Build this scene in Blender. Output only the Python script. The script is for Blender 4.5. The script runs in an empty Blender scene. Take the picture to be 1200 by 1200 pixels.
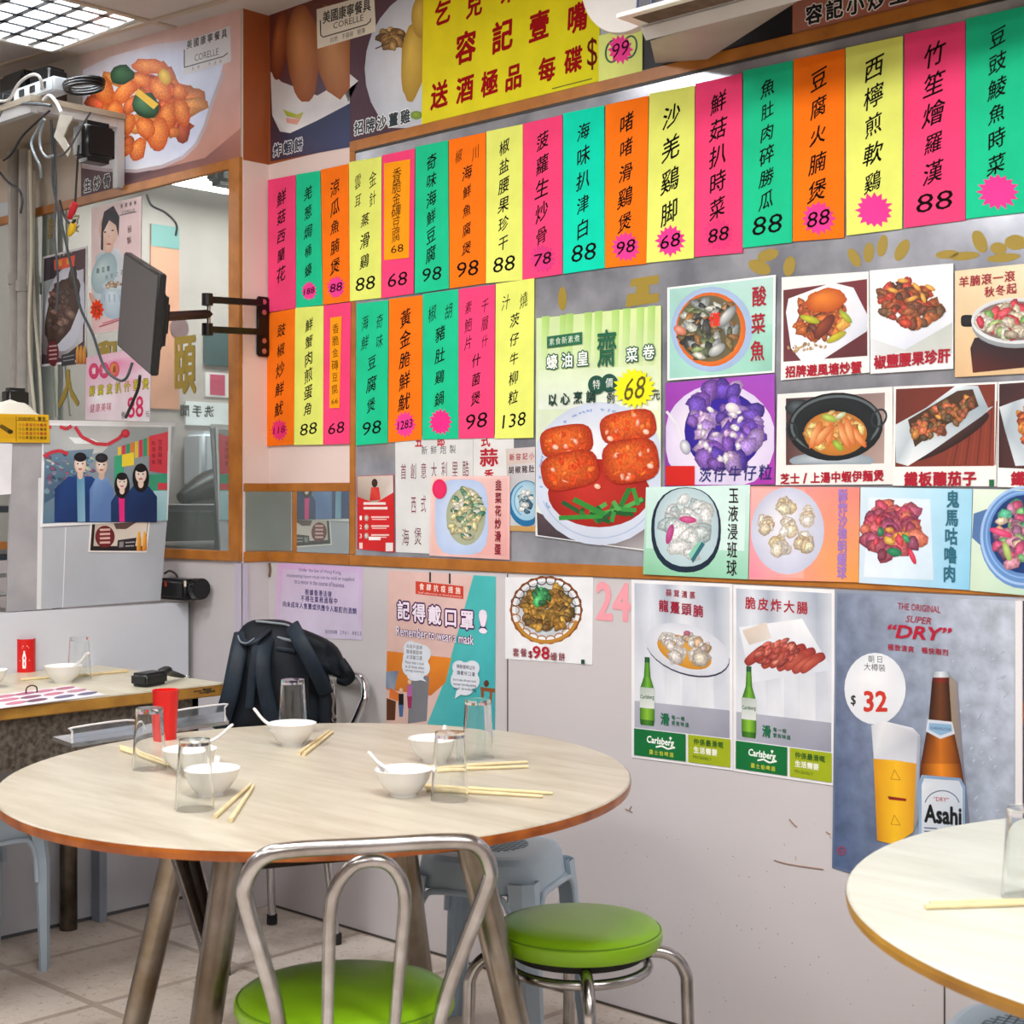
import bpy, bmesh, math, random
from mathutils import Vector, Matrix
S = bpy.context.scene
COL = S.collection
PI = math.pi
# ---------------------------------------------------------------- camera, world, lights, exposure
CAM = Vector((3.93, -3.016, 1.30)); F = 1800.0; HX, HY = 600.0, 582.0
FWD = Vector((-.6884, .7254, 0)); RGT = Vector((.7254, .6884, 0)); UP = Vector((0, 0, 1))
cam = bpy.data.cameras.new('camera'); camo = bpy.data.objects.new('camera', cam); COL.objects.link(camo)
camo.matrix_world = Matrix(((RGT.x, UP.x, -FWD.x, CAM.x), (RGT.y, UP.y, -FWD.y, CAM.y), (RGT.z, UP.z, -FWD.z, CAM.z), (0, 0, 0, 1)))
cam.sensor_width = 36; cam.lens = 36 * F / 1200; cam.shift_y = (HY - 600) / 1200
cam.clip_start = .05; cam.dof.use_dof = True; cam.dof.focus_distance = 4.3; cam.dof.aperture_fstop = 10
S.camera = camo
W = bpy.data.worlds.new('world'); S.world = W; W.use_nodes = True
W.node_tree.nodes['Background'].inputs[0].default_value = (.92, .95, 1, 1)
W.node_tree.nodes['Background'].inputs[1]  .default_value = .5
S.view_settings.view_transform = 'Standard'; S.view_settings.look = 'None'
S.view_settings.exposure = 0.1; S.view_settings.gamma = 1.0; S.view_settings.use_curve_mapping = False
LAMP_W = 31.0
CEIL = 2.86
# recessed fluorescent fixtures: (x0, x1, y0, y1)
TROFFERS = [(-.955, -.37, -.80, -.21), (.5, 1.1, -2.3, -1.1), (1.9, 3.1, -2.0, -1.4), (3.9, 5.1, -2.0, -1.4), (.5, 1.1, -4.4, -3.2), (1.9, 3.1, -3.9, -3.3), (3.9, 5.1, -3.9, -3.3), (-2.9, -2.3, -2.6, -1.4), (5.6, 6.2, -2.3, -1.1)]
for i, (x0, x1, y0, y1) in enumerate(TROFFERS):
    l = bpy.data.lights.new('tube_light', 'AREA'); l.shape = 'RECTANGLE'; l.size = x1 - x0 - .04; l.size_y = y1 - y0 - .04
    l.energy = LAMP_W * (.5 if i == 0 else 1.0 if y0 > -3 else .8); l.color = (1, .985, .97)
    o = bpy.data.objects.new('tube_light', l); COL.objects.link(o); o.location = ((x0 + x1) / 2, (y0 + y1) / 2, CEIL + .14 if i == 0 else 2.805 if x0 > -1 else 2.93)
    o['kind'] = 'structure'
# ---------------------------------------------------------------- helpers
def ray(px, py): return FWD + RGT * ((px - HX) / F) + UP * ((HY - py) / F)
def on_y(px, py, y): d = ray(px, py); return CAM + d * ((y - CAM.y) / d.y)
def on_x(px, py, x): d = ray(px, py); return CAM + d * ((x - CAM.x) / d.x)
def on_z(px, py, z): d = ray(px, py); return CAM + d * ((z - CAM.z) / d.z)
def at_depth(px, py, t): return CAM + ray(px, py) * t
def depth(p): return (p - CAM).dot(FWD)
def lin(c):
    if isinstance(c, str): c = tuple(int(c[i:i + 2], 16) / 255 for i in (0, 2, 4))
    return tuple(x / 12.92 if x <= .04045 else ((x + .055) / 1.055) ** 2.4 for x in c[:3])
def mixc(a, b, t): a, b = lin(a) if isinstance(a, str) else a, lin(b) if isinstance(b, str) else b; return tuple(x + (y - x) * t for x, y in zip(a, b))
MATS = {}
def M(name, color='808080', rough=.5, metal=0., noise=0., scale=20., color2=None, bump=0., spec=.5, **kw):
    if name in MATS: return MATS[name]
    m = bpy.data.materials.new(name); m.use_nodes = True; nt = m.node_tree; b = nt.nodes['Principled BSDF']
    c = lin(color); b.inputs['Base Color'].default_value = (*c, 1); b.inputs['Roughness'].default_value = rough
    b.inputs['Metallic'].default_value = metal; b.inputs['Specular IOR Level'].default_value = spec
    for k, v in kw.items(): b.inputs[k].default_value = v
    if noise or color2 or bump:
        tc = nt.nodes.new('ShaderNodeTexCoord'); n = nt.nodes.new('ShaderNodeTexNoise'); n.inputs['Scale'].default_value = scale; n.inputs['Detail'].default_value = 6
        nt.links.new(tc.outputs['Object'], n.inputs['Vector'])
        r = nt.nodes.new('ShaderNodeValToRGB'); r.color_ramp.elements[0].position = .36; r.color_ramp.elements[1].position = .66
        c2 = lin(color2) if color2 else tuple(x * (1 - noise) for x in c)
        r.color_ramp.elements[0].color = (*c2, 1); r.color_ramp.elements[1].color = (*c, 1)
        nt.links.new(n.outputs['Fac'], r.inputs['Fac']); nt.links.new(r.outputs['Color'], b.inputs['Base Color'])
        if bump:
            bp = nt.nodes.new('ShaderNodeBump'); bp.inputs['Strength'].default_value = bump; bp.inputs['Distance'].default_value = .01
            nt.links.new(n.outputs['Fac'], bp.inputs['Height']); nt.links.new(bp.outputs['Normal'], b.inputs['Normal'])
    MATS[name] = m; return m
def colmat(name, rough=.45, spec=.4, sc=9, lo=.9, hi=1.04):
    m = bpy.data.materials.new(name); m.use_nodes = True; nt = m.node_tree; b = nt.nodes['Principled BSDF']
    a = nt.nodes.new('ShaderNodeAttribute'); a.attribute_name = 'Ink'
    tc = nt.nodes.new('ShaderNodeTexCoord'); n = nt.nodes.new('ShaderNodeTexNoise'); n.inputs['Scale'].default_value = sc; n.inputs['Detail'].default_value = 3 if sc < 10 else 7
    nt.links.new(tc.outputs['Object'], n.inputs['Vector'])
    mp = nt.nodes.new('ShaderNodeMapRange'); mp.inputs[1].default_value = .3; mp.inputs[2].default_value = .7; mp.inputs[3].default_value = lo; mp.inputs[4].default_value = hi
    nt.links.new(n.outputs['Fac'], mp.inputs[0])
    mx = nt.nodes.new('ShaderNodeVectorMath'); mx.operation = 'SCALE'
    nt.links.new(a.outputs['Color'], mx.inputs[0]); nt.links.new(mp.outputs[0], mx.inputs['Scale']); nt.links.new(mx.outputs[0], b.inputs['Base Color'])
    b.inputs['Roughness'].default_value = rough; b.inputs['Specular IOR Level'].default_value = spec
    MATS[name] = m; return m
PRINT = colmat('printed_paper', .5, .35)
FOOD = colmat('printed_food', .45, .4, 170, .66, 1.32); STONE = colmat('printed_stone', .5, .35, 22, .72, 1.22); NEON = colmat('matte_poster_paper', .85, .1)
class MB:
    def __init__(s): s.v = []; s.f = []; s.c = []; s.mi = []; s.mats = []; s.sm = []; s.cur = 0
    def mat(s, m):
        if m not in s.mats: s.mats.append(m)
        s.cur = s.mats.index(m); return s
    def face(s, pts, cols=None, smooth=False):
        i = len(s.v); s.v += [tuple(p) for p in pts]; s.f.append(tuple(range(i, i + len(pts)))); s.c.append(cols); s.mi.append(s.cur); s.sm.append(smooth)
    def mesh(s, verts, faces, col=None, smooth=False):
        i = len(s.v); s.v += [tuple(p) for p in verts]
        for f in faces: s.f.append(tuple(i + k for k in f)); s.c.append([col] * len(f) if col else None); s.mi.append(s.cur); s.sm.append(smooth)
        return s
    def hexa(s, a, b, c, d, e, f, g, h):
        return s.mesh([a, b, c, d, e, f, g, h], [(0, 3, 2, 1), (4, 5, 6, 7), (0, 1, 5, 4), (1, 2, 6, 5), (2, 3, 7, 6), (3, 0, 4, 7)])
    def box(s, c, d, rot=None, bev=0.):
        hx, hy, hz = d[0] / 2, d[1] / 2, d[2] / 2
        if bev:
            bm = bmesh.new(); bmesh.ops.create_cube(bm, size=1.); bmesh.ops.scale(bm, vec=d, verts=bm.verts)
            bmesh.ops.bevel(bm, geom=bm.edges[:], offset=bev, segments=3, affect='EDGES')
            vs = [v.co.copy() for v in bm.verts]; bm.verts.index_update(); fs = [tuple(v.index for v in f.verts) for f in bm.faces]; bm.free()
        else:
            vs = [Vector((x * hx, y * hy, z * hz)) for z in (-1, 1) for (x, y) in ((-1, -1), (1, -1), (1, 1), (-1, 1))]
            fs = [(0, 3, 2, 1), (4, 5, 6, 7), (0, 1, 5, 4), (1, 2, 6, 5), (2, 3, 7, 6), (3, 0, 4, 7)]
        if rot: vs = [rot @ v for v in vs]
        return s.mesh([v + Vector(c) for v in vs], fs)
    def box2(s, a, b, bev=0.):
        return s.box([(p + q) / 2 for p, q in zip(a, b)], [abs(q - p) for p, q in zip(a, b)], bev=bev)
    def tube(s, pts, r, n=10, smooth=0, caps=True, closed=False, flat=1., upv=None):
        P = [Vector(p) for p in pts]; R = list(r) if isinstance(r, (list, tuple)) else [r] * len(P)
        if smooth:
            Q = []; RR = []; m = len(P); seg = m if closed else m - 1
            for i in range(seg):
                p0, p1, p2, p3 = (P[(i - 1) % m], P[i], P[(i + 1) % m], P[(i + 2) % m]) if closed else (P[max(i - 1, 0)], P[i], P[i + 1], P[min(i + 2, m - 1)])
                for k in range(smooth):
                    t = k / smooth
                    Q.append(.5 * ((2 * p1) + (p2 - p0) * t + (2 * p0 - 5 * p1 + 4 * p2 - p3) * t * t + (3 * p1 - p0 - 3 * p2 + p3) * t ** 3)); RR.append(R[i] + (R[(i + 1) % m] - R[i]) * t)
            if not closed: Q.append(P[-1]); RR.append(R[-1])
            P, R = Q, RR
        m = len(P); T = []
        for i in range(m):
            a = P[(i - 1) % m] if closed or i > 0 else P[0]; b = P[(i + 1) % m] if closed or i < m - 1 else P[-1]
            T.append((b - a).normalized() if (b - a).length > 1e-9 else Vector((0, 0, 1)))
        u = Vector(upv) if upv else (Vector((0, 0, 1)) if abs(T[0].z) < .9 else Vector((1, 0, 0)))
        vs = []
        for i in range(m):
            u = (u - T[i] * u.dot(T[i])).normalized(); w = T[i].cross(u)
            for k in range(n):
                a = 2 * PI * k / n; vs.append(P[i] + (u * math.cos(a) * flat + w * math.sin(a)) * R[i])
        fs = []
        for i in range(m if closed else m - 1):
            j = (i + 1) % m
            for k in range(n): fs.append((i * n + k, i * n + (k + 1) % n, j * n + (k + 1) % n, j * n + k))
        s.mesh(vs, fs, smooth=True)
        if caps and not closed: s.mesh(vs[:n], [tuple(range(n))[::-1]]); s.mesh(vs[-n:], [tuple(range(n))])
        return s
    def lathe(s, prof, o=(0, 0, 0), n=40, axis=None, sy=1.):
        o = Vector(o); vs = []
        for (r, z) in prof:
            for k in range(n):
                a = 2 * PI * k / n; v = Vector((r * math.cos(a), r * sy * math.sin(a), z)); vs.append((axis @ v if axis else v) + o)
        fs = [(i * n + k, i * n + (k + 1) % n, (i + 1) * n + (k + 1) % n, (i + 1) * n + k) for i in range(len(prof) - 1) for k in range(n)]
        return s.mesh(vs, fs, smooth=True)
    def build(s, name, parent=None, mat=None, loc=None, subsurf=0):
        me = bpy.data.meshes.new(name); org = Vector(loc) if loc is not None else Vector((0, 0, 0))
        me.from_pydata([tuple(Vector(v) - org) for v in s.v], [], s.f)
        for m in (s.mats or [mat or M('plain')]): me.materials.append(m)
        me.polygons.foreach_set('material_index', s.mi); me.polygons.foreach_set('use_smooth', s.sm)
        if any(s.c):
            ca = me.color_attributes.new('Ink', 'FLOAT_COLOR', 'CORNER'); flat = []
            for f, c in zip(s.f, s.c):
                c = c or [(.8, .8, .8)] * len(f)
                for q in c: flat += [*q, 1.]
            ca.data.foreach_set('color', flat)
        me.set_sharp_from_angle(angle=math.radians(42)); me.update(); o = bpy.data.objects.new(name, me); COL.objects.link(o)
        if parent: o.parent = parent; o.location = (org - parent.location) if loc is not None else org
        else: o.location = org
        if subsurf:
            md = o.modifiers.new('smooth', 'SUBSURF'); md.levels = md.render_levels = subsurf
        return o
def tag(o, label, cat, group=None, kind=None):
    o['label'] = label; o['category'] = cat
    if group: o['group'] = group
    if kind: o['kind'] = kind
    return o
def thing(name, label, cat, loc=(0, 0, 0), rz=0., group=None):
    o = bpy.data.objects.new(name, None); COL.objects.link(o); o.empty_display_size = .05; o.location = loc; o.rotation_euler = (0, 0, rz); return tag(o, label, cat, group)
def part(o, label): o['label'] = label; return o
def struct(o): o['kind'] = 'structure'; return o
def copy_tree(o, parent=None):
    c = o.copy(); COL.objects.link(c)
    if parent: c.parent = parent
    for ch in list(o.children): copy_tree(ch, c)
    return c
# ---------------------------------------------------------------- glyphs
GL = {}
def glyph(s, bold=0.):
    k = (s, bold)
    if k not in GL:
        c = bpy.data.curves.new('t', 'FONT'); c.body = s; c.resolution_u = 2
        o = bpy.data.objects.new('t', c); m = bpy.data.meshes.new_from_object(o)
        vs = [(v.co.x, v.co.y) for v in m.vertices]; fs = [tuple(p.vertices) for p in m.polygons]
        bpy.data.objects.remove(o); bpy.data.curves.remove(c); bpy.data.meshes.remove(m)
        if bold > .004 and vs:
            n = 6 if bold < .05 else 10; bv, bf = [(x, y, 0) for x, y in vs], list(fs)
            for i in range(n):
                dx, dy = bold * math.cos(2 * PI * i / n), bold * math.sin(2 * PI * i / n); k0 = len(bv)
                bv += [(x + dx, y + dy, i + 1) for x, y in vs]; bf += [tuple(q + k0 for q in f) for f in fs]
            vs, fs = bv, bf
        elif vs: vs = [(x, y, 0) for x, y in vs]
        xs = [v[0] for v in vs] or [0, 1]; ys = [v[1] for v in vs] or [0, 1]
        GL[k] = (vs, fs, min(xs), max(xs), min(ys), max(ys))
    return GL[k]
def cjk(ch): return ord(ch) > 0x2e00
# ---------------------------------------------------------------- flat sheets on a plane (posters, strips, signs)
class Sheet:
    """A sheet of paper on a wall; printed artwork is set out on its plane in the picture measurements."""
    def __init__(s, name, label, cat, quad, col, lay=7., plane=('y', 0.), group=None, th=.0012, neon=False, parent=None):
        s.pl = plane; s.quad = quad; s.lay = lay / 1000; s.k = 0; s.neon = neon
        s.sgn = -1 if plane[0] == 'y' else 1
        s.U = Vector((1, 0, 0)) if plane[0] == 'y' else Vector((0, 1, 0))
        m = MB(); m.mat(NEON if neon else PRINT)
        cs = col if isinstance(col, list) else [col] * 4; cs = [lin(c) for c in cs]
        P = [s.pt(*q, 0) for q in quad]; B = [p + s.N() * -th for p in P]
        org = sum((Vector(p) for p in P), Vector()) / 4
        m.face(P, cs); m.face(B[::-1], cs[::-1])
        for i in range(4): j = (i + 1) % 4; m.face([P[i], B[i], B[j], P[j]], [cs[i], cs[i], cs[j], cs[j]])
        s.o = m.build(name, parent, loc=org)
        if not parent: tag(s.o, label, cat, group)
        elif label: part(s.o, label)
        s.org = org; s.a = MB().mat(PRINT); s.t = MB().mat(NEON if neon else PRINT); s.st = None
    def N(s): return Vector((0, -1, 0)) if s.pl[0] == 'y' else Vector((1, 0, 0))
    def pt(s, px, py, lay):
        c = s.pl[1] + s.sgn * (s.lay + lay)
        return on_y(px, py, c) if s.pl[0] == 'y' else on_x(px, py, c)
    def up(s): s.k += 1; return .00015 + s.k * .000014
    def q(s, u, v):
        a, b, c, d = s.quad
        return tuple((a[i] * (1 - u) + b[i] * u) * (1 - v) + (d[i] * (1 - u) + c[i] * u) * v for i in (0, 1))
    def poly(s, pts, col, to=None):
        l = s.up(); cs = [lin(c) for c in col] if isinstance(col, list) else [lin(col)] * len(pts)
        (to or s.a).face([s.pt(*p, l) for p in pts], cs); return s
    def curve(s, pts, col, k=6):
        n = len(pts); Q = []; C = [lin(c) for c in col] if isinstance(col, list) else [lin(col)] * n; D = []
        for i in range(n):
            p0, p1, p2, p3 = pts[i - 1], pts[i], pts[(i + 1) % n], pts[(i + 2) % n]
            for j in range(k):
                t = j / k; Q.append(tuple(.5 * (2 * p1[a] + (p2[a] - p0[a]) * t + (2 * p0[a] - 5 * p1[a] + 4 * p2[a] - p3[a]) * t * t + (3 * p1[a] - p0[a] - 3 * p2[a] + p3[a]) * t ** 3) for a in (0, 1))); D.append(mixc(C[i], C[(i + 1) % n], t))
        l = s.up(); s.a.face([s.pt(*p, l) for p in Q], D); return s
    def rect(s, x0, y0, x1, y1, col): return s.poly([(x0, y0), (x1, y0), (x1, y1), (x0, y1)], col)
    def uvrect(s, u0, v0, u1, v1, col, to=None): return s.poly([s.q(u0, v0), s.q(u1, v0), s.q(u1, v1), s.q(u0, v1)], col, to)
    def blob(s, cx, cy, rx, ry, cin, cout, rot=0., n=28, jit=0., hl=(-.25, -.3), rnd=None, p=2., clip=None, to=None):
        l = s.up(); cr, sr = math.cos(rot), math.sin(rot); pts = []
        for k in range(n):
            a = 2 * PI * k / n; c, d = math.cos(a), math.sin(a)
            e = (abs(c) ** p + abs(d) ** p) ** (-1 / p); j = 1 + (rnd.uniform(-jit, jit) if rnd else 0)
            x, y = c * e * rx * j, d * e * ry * j; x, y = cx + x * cr - y * sr, cy + x * sr + y * cr
            if clip: x = min(max(x, clip[0]), clip[2]); y = min(max(y, clip[1]), clip[3])
            pts.append(s.pt(x, y, l))
        hx, hy = cx + rx * hl[0], cy + ry * hl[1]
        if clip: hx = min(max(hx, clip[0]), clip[2]); hy = min(max(hy, clip[1]), clip[3])
        h = s.pt(hx, hy, l); ci, co = lin(cin), lin(cout); T = to or s.a
        for k in range(n): T.face([pts[k], pts[(k + 1) % n], h], [co, co, ci])
        return s
    def ring(s, cx, cy, rx, ry, w, col, rot=0., n=40, a0=0, a1=2 * PI, to=None):
        l = s.up(); cr, sr = math.cos(rot), math.sin(rot); c = [lin(col)] * 4; T = to or s.a
        def P(a, k): x, y = math.cos(a) * (rx - k), math.sin(a) * (ry - k); return s.pt(cx + x * cr - y * sr, cy + x * sr + y * cr, l)
        for k in range(n):
            a, b = a0 + (a1 - a0) * k / n, a0 + (a1 - a0) * (k + 1) / n
            T.face([P(a, 0), P(b, 0), P(b, w), P(a, w)], c)
        return s
    def stroke(s, pts, w, col, to=None):
        l = s.up(); c = [lin(col)] * 4; T = to or s.a
        for (a, b) in zip(pts, pts[1:]):
            dx, dy = b[0] - a[0], b[1] - a[1]; L = math.hypot(dx, dy) or 1; nx, ny = -dy / L * w / 2, dx / L * w / 2
            T.face([s.pt(a[0] + nx, a[1] + ny, l), s.pt(b[0] + nx, b[1] + ny, l), s.pt(b[0] - nx, b[1] - ny, l), s.pt(a[0] - nx, a[1] - ny, l)], c)
        return s
    def heap(s, cx, cy, rx, ry, n, sz, pal, seed=1, el=1.6, rot=None, ang=0., clip=None, jit=.22):
        """a heap of food pieces printed on the sheet, back pieces first"""
        R = random.Random(seed); L = []
        for i in range(n):
            a = R.uniform(0, 2 * PI); r = math.sqrt(R.random()); x, y = r * math.cos(a), r * math.sin(a)
            L.append((x, y))
        L.sort(key=lambda q: q[1]); ca, sa = math.cos(ang), math.sin(ang)
        for (x, y) in L:
            X, Y = x * rx, y * ry; X, Y = X * ca - Y * sa, X * sa + Y * ca
            c = lin(R.choice(pal)); k = R.uniform(.75, 1.25); z = sz * R.uniform(.7, 1.3)
            hi = tuple(min(1, q * 1.55 * k + .05) for q in c); lo = tuple(q * .5 * k for q in c)
            s.blob2(cx + X, cy + Y, z * el ** .5, z / el ** .5, hi, lo, R.uniform(0, PI) if rot is None else rot + R.uniform(-.35, .35), R, jit, clip)
        return s
    def blob2(s, cx, cy, rx, ry, hi, lo, rot, R, jit, clip):
        l = s.up(); n = 9; cr, sr = math.cos(rot), math.sin(rot); pts = []
        for k in range(n):
            a = 2 * PI * k / n; j = 1 + R.uniform(-jit, jit); x, y = math.cos(a) * rx * j, math.sin(a) * ry * j; x, y = cx + x * cr - y * sr, cy + x * sr + y * cr
            if clip: x = min(max(x, clip[0]), clip[2]); y = min(max(y, clip[1]), clip[3])
            pts.append((x, y))
        hx, hy = cx - .2 * rx, cy - .3 * ry
        if clip: hx = min(max(hx, clip[0]), clip[2]); hy = min(max(hy, clip[1]), clip[3])
        P = [s.pt(*p, l) for p in pts]; h = s.pt(hx, hy, l)
        s.a.mat(FOOD)
        for k in range(n): s.a.face([P[k], P[(k + 1) % n], h], [lo, lo, hi])
        s.a.mat(PRINT)
    # lettering along the line p0 -> p1 (picture px), h = height in px
    def text(s, txt, p0, p1, h, col, vert=False, bold=0., rot=0., shear=0., fill=1., sx=1., to=None, rnd=None, lift=0, rise=0.):
        l = s.up() + lift; A, B = s.pt(*p0, l), s.pt(*p1, l); T = to or s.t; c = lin(col)
        mid = (A + B) / 2; k = depth(mid) / F; H = h * k; V = UP
        if not vert and not any(cjk(ch) for ch in txt):
            vs, fs, x0, x1, y0, y1 = glyph(txt, bold); D = B - A; yc = (y0 + y1) / 2
            vv = []
            for (x, y, st) in vs:
                t = (x - x0) / (x1 - x0); yy = (y - yc) / (y1 - y0) * H; vv.append(A + D * t + V * yy + D.normalized() * (shear * yy) + s.N() * (st * 1.2e-5))
            T.mesh(vv, fs, c); s.k += 8; return s
        n = len(txt); D = (B - A)
        for i, ch in enumerate(txt):
            if ch == ' ': continue
            C = A + D * ((i + .5) / n); vs, fs, x0, x1, y0, y1 = glyph(ch, bold)
            if cjk(ch): gx, gy, sc = .5, .38, H * fill
            else: gx, gy, sc = (x0 + x1) / 2, (y0 + y1) / 2, H * fill * 1.25
            w = sx
            if not vert: w = sx * min(1, D.length / n / (H * fill)) if cjk(ch) else sx
            a = rot + (rnd.uniform(-.09, .09) if rnd else 0); ca, sa = math.cos(a), math.sin(a)
            sc2 = sc * (rnd.uniform(.9, 1.1) if rnd else 1); vv = []
            for (x, y, st) in vs:
                X, Y = (x - gx) * w, (y - gy); X += shear * Y; Y += rise * (x - gx); X, Y = X * ca - Y * sa, X * sa + Y * ca
                vv.append(C + s.U * (X * sc2) + V * (Y * sc2) + s.N() * (st * 1.2e-5))
            T.mesh(vv, fs, c)
        return s
    def otext(s, txt, p0, p1, h, col, ocol, ow=.05, bold=0.01, **kw):
        s.text(txt, p0, p1, h, ocol, bold=bold + ow, **kw); s.text(txt, p0, p1, h, col, bold=bold, lift=.0005, **kw); s.k += 20; return s
    def star(s, cx, cy, rx, ry, col, n=16, inner=.74, seed=0, label=None, name='price_star'):
        l = s.up() + .0006; R = random.Random(seed); m = MB().mat(NEON); c = lin(col); pts = []
        for k in range(2 * n):
            a = PI * k / n; j = (1 if k % 2 == 0 else inner) * R.uniform(.93, 1.05); pts.append(s.pt(cx + rx * j * math.cos(a), cy + ry * j * math.sin(a), l))
        h = s.pt(cx, cy, l)
        for k in range(2 * n): m.face([pts[k], pts[(k + 1) % (2 * n)], h], [c] * 3)
        s.st = m; s.stl = label; s.stn = name; s.k += 18; return s
    def done(s, art='dish_picture', txt='lettering'):
        if s.a.f: s.a.build(art, s.o, loc=s.org)
        if s.t.f: s.t.build(txt, s.o, loc=s.org)
        if s.st:
            o = s.st.build(s.stn, s.o, loc=s.org)
            if s.stl: part(o, s.stl)
        return s.o
# ================================================================ THE ROOM
lower = M('painted_board', 'cfcacd', .45, noise=.05, scale=1.8)
pinkw = M('pink_wall', 'e8d2cc', .6, noise=.05, scale=3.)
palew = M('pale_wall', 'c8bcae', .6, noise=.1, scale=4.)
brownw = M('brown_panel', 'a8572c', .5, noise=.14, scale=6.)
wood = M('wood_trim', 'ba762c', .4, color2='a2621f', scale=14.)
ceilm = M('ceiling_tile', 'cdc7c4', .8, noise=.08, scale=5.)
# floor: speckled beige stone tiles
fm = M('floor_tiles', 'c9bcb0', .45); nt = fm.node_tree; b = nt.nodes['Principled BSDF']
tc = nt.nodes.new('ShaderNodeTexCoord'); mp = nt.nodes.new('ShaderNodeMapping'); mp.inputs['Rotation'].default_value = (0, 0, .0)
nt.links.new(tc.outputs['Object'], mp.inputs[0])
br = nt.nodes.new('ShaderNodeTexBrick'); br.offset = 0; br.inputs['Scale'].default_value = 1; br.inputs['Brick Width'].default_value = .45; br.inputs['Row Height'].default_value = .45
br.inputs['Mortar Size'].default_value = .012; br.inputs['Color1'].default_value = (*lin('d2c8c0'), 1); br.inputs['Color2'].default_value = (*lin('c8bcb0'), 1); br.inputs['Mortar'].default_value = (*lin('aa9c90'), 1)
nt.links.new(mp.outputs[0], br.inputs['Vector'])
def speck(scale, lo, hi, col, prev):
    n = nt.nodes.new('ShaderNodeTexNoise'); n.inputs['Scale'].default_value = scale; n.inputs['Detail'].default_value = 5; n.inputs['Roughness'].default_value = .7
    nt.links.new(mp.outputs[0], n.inputs['Vector']); r = nt.nodes.new('ShaderNodeMapRange'); r.inputs[1].default_value = lo; r.inputs[2].default_value = hi
    nt.links.new(n.outputs['Fac'], r.inputs[0]); m = nt.nodes.new('ShaderNodeMix'); m.data_type = 'RGBA'; nt.links.new(r.outputs[0], m.inputs[0]); nt.links.new(prev, m.inputs[6]); m.inputs[7].default_value = (*lin(col), 1); return m.outputs[2]
o1 = speck(45, .56, .72, '8e7a66', br.outputs['Color']); o1 = speck(4, .5, .8, 'a2907c', o1); o1 = speck(120, .62, .70, '7a5840', o1)
nt.links.new(o1, b.inputs['Base Color'])
m = MB().mat(fm); m.box2((-3.2, -6, -.1), (7, .0, 0)); struct(m.build('floor'))
# ceiling tiles: the old grid sags towards the corner
def cz(x): return 2.832 + max(0, -x) * .047
m = MB().mat(ceilm)
xs = [-3.2, -1.5, -.955, -.37, 0, .5, 1.1, 1.9, 3.1, 3.9, 5.1, 5.6, 6.2, 7]; ys = [-6, -4.4, -3.9, -3.3, -3.2, -2.6, -2.3, -2.0, -1.4, -1.1, -.80, -.21, 0.]
def lit(x, y): return any(a - .001 < x < c + .001 and d - .001 < y < e + .001 for a, c, d, e in TROFFERS)
for x0, x1 in zip(xs, xs[1:]):
    for y0, y1 in zip(ys, ys[1:]):
        if lit((x0 + x1) / 2, (y0 + y1) / 2): continue
        m.hexa((x0, y0, cz(x0)), (x1, y0, cz(x1)), (x1, y1, cz(x1)), (x0, y1, cz(x0)), (x0, y0, 3.1), (x1, y0, 3.1), (x1, y1, 3.1), (x0, y1, 3.1))
struct(m.build('ceiling'))
m = MB().mat(M('ceiling_grid', 'b9aa98', .5))
for x in (-2.2, -1.58, -.97, -.36, .25, 1.48, 2.7, 3.9, 5.1):
    if x > 1: m.box2((x - .012, -5.9, cz(x) - .006), (x + .012, -.11, cz(x) + .002))
    else: m.box2((x - .012, -5.9, cz(x) - .007), (x + .012, -.11, cz(x) + .002))
for y in (-.2, -.81, -1.42, -2.03, -2.64, -3.25, -3.86, -4.47):
    for x0, x1 in ((-3.1, -1.5), (-1.5, -.97), (-.97, -.36), (-.36, 0), (0, 6.9)):
        m.hexa((x0, y - .012, cz(x0) - .007), (x1, y - .012, cz(x1) - .007), (x1, y + .012, cz(x1) - .007), (x0, y + .012, cz(x0) - .007), (x0, y - .012, cz(x0) + .002), (x1, y - .012, cz(x1) + .002), (x1, y + .012, cz(x1) + .002), (x0, y + .012, cz(x0) + .002))
struct(m.build('trim_1'))
# walls, each in stacked colour bands from floor to ceiling
ZT, ZL = 2.357, 1.11
m = MB()
def vq(a, b, z0, z1, mt): m.mat(mt).face([(*a, z0), (*b, z0), (*b, z1), (*a, z1)])
for a, c in (((-3.2, -.1), (0, -.1)), ((0, -.1), (0, 0)), ((0, 0), (7, 0))):
    vq(a, c, 0, ZL, lower); vq(a, c, ZL, ZT, pinkw); vq(a, c, ZT, 3.1, brownw if a[0] == 0 else palew)
m.mat(lower).face([(-3.2, .2, 0), (7, .2, 0), (7, .2, 3.1), (-3.2, .2, 3.1)][::-1])
struct(m.build('wall_back'))
side = M('dim_room_wall', 'b9aea8', .7, noise=.1, scale=2.)
m = MB().mat(side); m.box2((-3.4, -6, 0), (-3.2, .2, 3.1)); struct(m.build('wall_left'))
m = MB().mat(side); m.box2((7, -6, 0), (7.2, .2, 3.1)); struct(m.build('wall_right'))
m = MB().mat(side); m.box2((-3.4, -6.2, 0), (7.2, -6, 3.1)); struct(m.build('wall_front'))
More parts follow.
